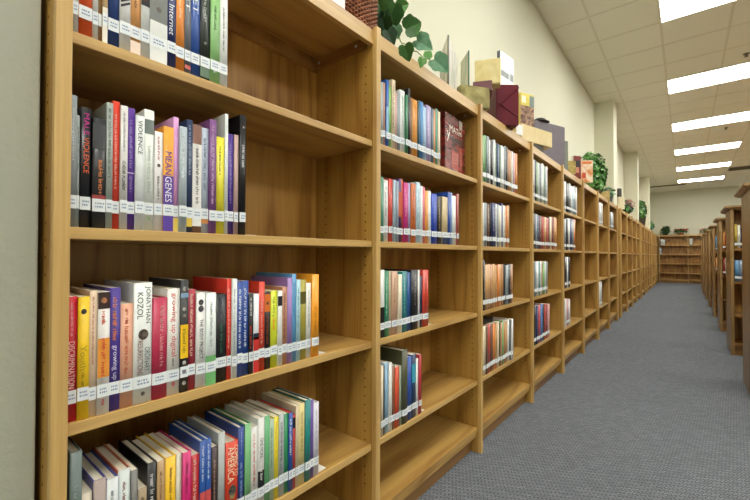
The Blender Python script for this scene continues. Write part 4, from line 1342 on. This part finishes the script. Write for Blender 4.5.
CAMP = Vector((.8694, 0, 1.0776))
ivy = empty('trailing_ivy', (-.135, 1.095, TOP + .20), 'ivy with large green lobed leaves trailing out of the wicker basket', 'plant')
IV = [  # centre (x, y, z), size, tone, tip direction in (along the row, up)
    ((-0.060, 1.274, 2.055), 0.088, 'd', (0.3, -0.6)),
    ((-0.050, 1.377, 2.058), 0.089, 'd', (0.8, 0.5)),
    ((-0.080, 1.245, 2.107), 0.069, 'd', (0.2, 1)),
    ((-0.050, 1.193, 1.973), 0.072, 'k', (0.2, -1)),
    ((-0.035, 1.213, 1.936), 0.060, 'k', (0.6, -0.8)),
    ((-0.045, 1.458, 2.012), 0.082, 'p', (0.9, -0.3)),
    ((0.030, 1.236, 1.865), 0.059, 'd', (0.5, -0.8)),
    ((0.035, 1.469, 1.902), 0.083, 'p', (0.9, -0.4)),
    ((0.025, 1.354, 1.877), 0.038, 'm', (-0.3, -1)),
    ((-0.050, 1.281, 1.997), 0.047, 'p', (0.2, -0.9)),
    ((-0.080, 1.199, 2.087), 0.061, 'd', (-0.4, 0.8)),
    ((-0.080, 1.265, 2.176), 0.082, 'd', (0.4, 0.9)),
    ((-0.100, 1.179, 2.130), 0.073, 'd', (-0.3, 1)),
    ((-0.100, 1.106, 2.118), 0.070, 'k', (-0.6, 0.8)),
    ((-0.090, 1.225, 2.060), 0.062, 'k', (0.1, -1)),
    ((0.020, 1.410, 1.927), 0.039, 'm', (0.7, 0.7)),
    ((-0.120, 1.071, 2.134), 0.070, 'd', (-0.5, 0.7)),
    ((-0.090, 1.359, 2.161), 0.059, 'm', (0.8, 0.6)),
]
bm = bmesh.new()
inv = Vector(ivy.location)
prev = Vector((-.135, 1.095, TOP + .20))
path = [prev - inv] + [Vector(p) - inv - Vector((.012, 0, 0)) for p in [(-0.100, 1.258, 2.088), (-0.060, 1.302, 2.035), (-0.050, 1.332, 1.977), (-0.045, 1.417, 1.977), (0.015, 1.435, 1.930), (0.022, 1.492, 1.915)]]
fine = []
for a, b in zip(path, path[1:]):
    for q in range(4):
        fine.append(a.lerp(b, q / 4) + Vector((0, 0, .006 * math.sin(q * 1.57))))
fine.append(path[-1])
tube(bm, fine, .0028, 6)
build('stem', bm, STEM, ivy)
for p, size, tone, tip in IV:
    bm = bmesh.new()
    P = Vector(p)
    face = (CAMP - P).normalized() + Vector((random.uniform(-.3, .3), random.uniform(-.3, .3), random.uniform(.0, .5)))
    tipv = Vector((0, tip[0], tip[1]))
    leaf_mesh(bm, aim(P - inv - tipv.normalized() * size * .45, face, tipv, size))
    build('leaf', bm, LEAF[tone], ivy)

# marbled books standing open
def open_book(E_, L_, R_, z0, z1, mat, spine, lab):
    e = empty('open_book', (E_[0], E_[1], z0), lab, 'book', 'books standing open on the bookcases')
    o = Vector((E_[0], E_[1], 0))
    E2, L2, R2 = Vector((0, 0, 0)), Vector((*L_, 0)) - o, Vector((*R_, 0)) - o
    h = z1 - z0
    for nm, X in (('cover', L2), ('cover', R2)):
        d = X.normalized()
        n = Vector((-d.y, d.x, 0)) * .002
        bm = bmesh.new()
        lo = [bm.verts.new(p) for p in (E2 + n, X + n, X - n, E2 - n)]
        hi = [bm.verts.new(v.co + Vector((0, 0, h))) for v in lo]
        bm.faces.new(lo)
        bm.faces.new(hi)
        for i in range(4):
            bm.faces.new((lo[i], lo[(i + 1) % 4], hi[(i + 1) % 4], hi[i]))
        bmesh.ops.recalc_face_normals(bm, faces=bm.faces)
        build(nm, bm, mat, e)
    c = (L2 + R2).normalized()
    bm = bmesh.new()                                           # page block fanned between the covers
    pts = [c * .012, L2 * .93 + (R2 - L2) * .08, (L2 + R2) * .47, R2 * .93 + (L2 - R2) * .08]
    lo = [bm.verts.new(p + Vector((0, 0, .005))) for p in pts]
    hi = [bm.verts.new(p + Vector((0, 0, h - .006))) for p in pts]
    bm.faces.new(lo)
    bm.faces.new(hi)
    for i in range(4):
        bm.faces.new((lo[i], lo[(i + 1) % 4], hi[(i + 1) % 4], hi[i]))
    bmesh.ops.recalc_face_normals(bm, faces=bm.faces)
    build('pages', bm, PAGES, e)
    bm = bmesh.new()
    tube(bm, [(-c.x * .001, -c.y * .001, q * h) for q in (0, .5, 1)], .0045, 8)
    build('spine', bm, spine, e)


MARBLE = two_tone('marbled paper', '#b4bbae', '#e6e0d4', 9, .45, .38, .62, (1, 1, .35), 2.5)
open_book((-.048, 1.718), (-.178, 1.868), (-.118, 1.945), TOP, 2.178, MARBLE, plain('#7f8478', .5, .1), 'tall grey marbled book standing open, spine out, behind the ivy leaves')
MARBLE2 = two_tone('green marbled paper', '#a9b39c', '#d6d4c0', 9, .45, .38, .62, (1, 1, .35), 2.5)
open_book((-.165, 2.20), (-.268, 2.30), (-.225, 2.32), TOP, 2.34, MARBLE2, plain('#2f6a58', .5, .1), 'smaller pale green marbled book standing open behind the olive gift')

# wrapped gifts and boxes
GOLD = crumple('olive gold foil', '#857b46', '#a89d62', .4, 14, .3, .1)
g = box_thing('gift_box', (-.098, 1.95), (.012, 2.10), .14, TOP, 2.03, GOLD, 'small crumpled olive gold wrapped gift under the pale yellow one', 'gift', 'wrapped gifts on the bookcases', .006)
MAR = crumple('maroon foil', '#560c1c', '#651224', .42, 5, .2)
MAR.node_tree.nodes['Principled BSDF'].inputs['Specular IOR Level'].default_value = .22
m1 = box_thing('gift_box', (-.06, 2.375), (.05, 2.47), .22, TOP, 2.165, MAR, 'big shiny maroon wrapped gift overhanging the bookcase edge', 'gift', 'wrapped gifts on the bookcases', .004)
dv = Vector((.11, .095, 0)).normalized()
nv = Vector((dv.y, -dv.x, 0))
bm = bmesh.new()
for (u0, w0, u1, w1) in ((.0, .1, .145, .235), (.01, .14, .14, .05)):
    a = Vector((-.06, 2.375, TOP)) + dv * u0 + Vector((0, 0, w0))
    b = Vector((-.06, 2.375, TOP)) + dv * u1 + Vector((0, 0, w1))
    up = Vector((0, 0, .009))
    v = [bm.verts.new(p) for p in (a + nv * .0005, b + nv * .0005, b + nv * .006 + up * .3, a + nv * .006 + up * .3, b + nv * .0005 + up, a + nv * .0005 + up)]
    bm.faces.new((v[0], v[1], v[2], v[3]))
    bm.faces.new((v[3], v[2], v[4], v[5]))
build('paper_fold', bm, MAR, m1)
box_thing('flat_book', (-.085, 2.085), (.012, 2.13), .13, 2.0305, 2.085, plain('#6a2430', .4, .05), 'flat maroon book lying between the olive gift and the yellow gift', 'book')
bpy.data.objects['flat_book'].name = 'book'
YEL = crumple('pale yellow paper', '#e3cf86', '#ecdca0', .5, 14, .2)
box_thing('gift_box', (-.098, 2.14), (.036, 2.20), .08, 2.0855, 2.235, YEL, 'pale yellow wrapped gift on top of the flat maroon book', 'gift', 'wrapped gifts on the bookcases', .004)


def standing_book(A, B, depth, z0, z1, cover, spine, lab, blocks=(), group=None):
    """Closed book standing with its front cover on the edge A to B."""
    bm = bmesh.new()
    d, n = slab(A, B, depth, z0, z1, bm)
    e = tag(build('book', bm, [cover]), lab, 'book', group)
    A3 = Vector((*A, z0))
    L = (Vector((*B, 0)) - Vector((*A, 0))).length
    H = z1 - z0
    bm = bmesh.new()
    s0 = A3 - d * .0006
    v = [bm.verts.new(p) for p in (s0, s0 + n * depth, s0 + n * depth + Vector((0, 0, H)), s0 + Vector((0, 0, H)))]
    bm.faces.new(v)
    build('spine', bm, spine, e)
    for k, (c, a, b, q0, q1) in enumerate(blocks):
        f = A3 - n * (.0005 + .0003 * k)
        bm = bmesh.new()
        v = [bm.verts.new(f + d * (L * u) + Vector((0, 0, H * w))) for u, w in ((a, q0), (b, q0), (b, q1), (a, q1))]
        bm.faces.new(v)
        bmesh.ops.recalc_face_normals(bm, faces=bm.faces)
        build('cover_picture', bm, c if not isinstance(c, str) else plain(c, .4, .15), e)
    return e


standing_book((-.07, 2.469), (-.045, 2.654), .022, 2.1655, 2.426, plain('#dfe4ea', .35, .03), plain('#5d6474', .5, .05), 'white covered book with dark trees standing on the maroon gift', [('#a9b4b8', .06, .97, .38, .60), ('#4c5650', .06, .60, .38, .52), ('#4c5650', .72, .97, .38, .56)])
standing_book((-.10, 2.958), (-.038, 3.083), .03, 2.0725, 2.318, two_tone('brown photo cover', '#5a3a30', '#b08a6a', 30, .4), plain('#d8c468', .4, .05), 'brown and yellow picture book standing behind the maroon gift',
              [('#e2cf5e', .0, 1, .62, 1.), ('#f0ead0', .1, .4, .7, .92), ('#7a8a84', .66, 1, .6, .95)])
box_thing('note_card', (-.02, 2.63), (.0, 2.70), .004, TOP, 1.975, plain('#e8e8e6', .5, .01), 'small white card standing beside the maroon gift', 'card', bev=0)
box_thing('flat_box', (-.075, 2.96), (-.005, 3.23), .16, TOP, 1.948, plain('#4a463c', .6, .05), 'flat dark box lying under the cream wrapped box', 'box')
CRM = crumple('cream paper', '#d9c48c', '#e2d0a0', .5, 8, .08)
box_thing('gift_box', (-.082, 2.935), (.034, 3.32), .15, 1.9485, 2.072, CRM, 'cream wrapped box on a flat dark box, jutting past the edge', 'gift', 'wrapped gifts on the bookcases', .003)
GREYB = plain('#6f6870', .55, .05, scale=20)
gb = box_thing('storage_box', (-.165, 3.53), (-.005, 3.93), .14, TOP, 2.285, GREYB, 'big grey mauve box standing behind the cream wrapped box', 'box', None, .006)
# black felt hat-like bow on the grey box
bm = bmesh.new()
lathe(bm, [(.002, 0), (.075, .0), (.085, .006), (.06, .018), (.05, .034), (.03, .044), (.002, .046)], 24)
for v in bm.verts:
    v.co.y *= 1.15
tag(build('ribbon_bow', bm, plain('#1a1a1c', .6, .1), None, (-.165, 3.68, 2.2855)), 'rounded black bow on top of the grey mauve box', 'bow')
box_thing('storage_box', (-.10, 4.10), (-.035, 4.19), .06, TOP, 2.22, plain('#7f8576', .6, .05), 'narrow grey green box behind the grey mauve box', 'box', None, .003)
box_thing('gift_box', (-.07, 4.25), (.01, 4.31), .1, TOP, 2.04, crumple('mustard foil', '#a8904a', '#cdb86a', .4, 20, .5), 'small mustard yellow gift before the red book', 'gift', 'wrapped gifts on the bookcases', .005)
standing_book((-.055, 4.52), (-.0, 4.60), .03, TOP, 2.145, plain('#7c2a26', .35, .08), plain('#e4e0da', .4, .02), 'dark red book with white spine standing next to the orange pictured book', [('#2b2226', .1, .9, .5, .8), ('#c98a70', .3, .7, .25, .5)])
ORG = two_tone('orange pictured cover', '#d98a4a', '#f0dcc0', 12, .35, .4, .62)
standing_book((-.045, 4.85), (.06, 4.92), .04, TOP, 2.155, ORG, plain('#e8dcc4', .4, .03), 'orange and cream pictured book standing in front of the bushy ivy', [('#e07a3a', .08, .9, .84, .95), ('#c84a30', .1, .4, .2, .45)])


def bush(loc, rx, ry, rz, n, size, tone, label, pot=None, droop=0, seed=1, name='potted_plant', flower=None):
    rnd = random.Random(seed)
    e = empty(name, loc, label, 'plant')
    if pot:
        c, r, h = pot
        bm = bmesh.new()
        lathe(bm, [(r * .78, 0), (r, h * .9), (r * 1.08, h * .9), (r * 1.08, h), (r * .9, h), (r * .86, h * .85)], 24)
        build('pot', bm, plain(c, .6, .08), e)
        zc = h + rz * .75
    else:
        zc = rz
    bm = bmesh.new()
    for i in range(14):
        a = rnd.uniform(0, 6.28)
        tube(bm, [(0, 0, zc - rz * .8), (rx * .4 * math.cos(a), ry * .4 * math.sin(a), zc), (rx * .8 * math.cos(a), ry * .8 * math.sin(a), zc + rz * rnd.uniform(-.2, .6))], .003, 5)
    build('stem', bm, STEM, e)
    bm = bmesh.new()
    for i in range(n):
        while True:
            p = Vector((rnd.uniform(-1, 1), rnd.uniform(-1, 1), rnd.uniform(-1, 1)))
            if .35 < p.length < 1:
                break
        q = Vector((p.x * rx, p.y * ry, p.z * rz + zc))
        if droop and rnd.random() < .3:
            q.z -= rnd.uniform(0, droop)
            q.x = abs(q.x) * .8
        q.z = max(q.z, .13)
        q.x = max(q.x, -.33 - loc[0] + .09)
        f = Vector((p.x + rnd.uniform(-.5, .5), p.y + rnd.uniform(-.5, .5), p.z + .4 + rnd.uniform(-.3, .5)))
        leaf_mesh(bm, aim(q, f, Vector((rnd.uniform(-1, 1), rnd.uniform(-1, 1), rnd.uniform(-1, .4))), size * rnd.uniform(.7, 1.25)), rnd.choice((0, 0, 1)))
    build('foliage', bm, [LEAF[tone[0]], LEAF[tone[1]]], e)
    if flower:
        bm = bmesh.new()
        for i in range(40):
            q = Vector((rnd.uniform(-rx, rx), rnd.uniform(-ry, ry), zc + rz * rnd.uniform(.2, 1)))
            for k in range(5):
                a = k * 1.257 + rnd.random()
                leaf_mesh(bm, aim(q, (math.cos(a), math.sin(a), .6), (math.cos(a), math.sin(a), 0), .035))
        build('blossom', bm, plain(flower, .6, .1), e)
    return e


bush((-.15, 6.2, TOP), .16, .42, .29, 800, .058, 'md', 'large bushy ivy plant in a grey pot in front of the first cream column', ('#8a8478', .11, .14), .22, 3)
box_thing('gift_box', (-.12, 6.66), (-.01, 6.70), .08, TOP, 2.05, crumple('tan foil', '#b89a4e', '#d0b877', .45, 20, .4), 'tan wrapped gift low beside the bushy ivy plant', 'gift', 'wrapped gifts on the bookcases', .004)
bush((-.06, 6.95, TOP), .08, .09, .08, 60, .05, 'pm', 'small pale blue green plant in a metal pot near the cream column', ('#8c9aa0', .06, .1), 0, 5)
# beyond the first column
standing_book((-.05, 8.03), (-.01, 8.08), .05, TOP + .2205, TOP + .37, plain('#3f3c38', .5, .1), plain('#2a2826', .5, .1), 'dark book standing on the cream box past the first column')
box_thing('storage_box', (-.055, 8.03), (.035, 8.09), .16, TOP, TOP + .22, plain('#ddd2ae', .5, .03), 'cream box under the dark book past the first column', 'box')
bush((-.12, 9.6, TOP), .13, .5, .17, 190, .07, 'km', 'green plant with pinkish flowers past the cream box', None, 0, 8, 'flowering_plant', '#b98a86')
bush((-.13, 13.4, TOP), .12, .6, .26, 260, .09, 'dm', 'green plant in a tall grey pot beyond the second cream column', ('#77736c', .13, .30), 0, 9)
bush((-.15, 17.2, TOP), .12, .45, .16, 130, .08, 'pm', 'pale leaved plant beyond the third cream column', ('#dcdcd4', .1, .14), 0, 12)
# on the back bookcases
bush((.24, BACK_Y - .17, TOP), .16, .13, .17, 170, .07, 'kd', 'dark green bushy plant on the corner bookcase at the back wall', ('#3a3a34', .09, .08), 0, 15)
bush((.74, BACK_Y - .17, TOP), .22, .12, .11, 90, .06, 'km', 'arrangement of pink red flowers on the back wall bookcase', ('#b05a50', .08, .07), 0, 16, 'flower_arrangement', '#c2605a')
bush((1.5, BACK_Y - .17, TOP), .2, .12, .1, 60, .05, 'mm', 'arrangement of pale pink flowers on the second back wall bookcase', ('#d8c8c0', .08, .07), 0, 17, 'flower_arrangement', '#d09a94')
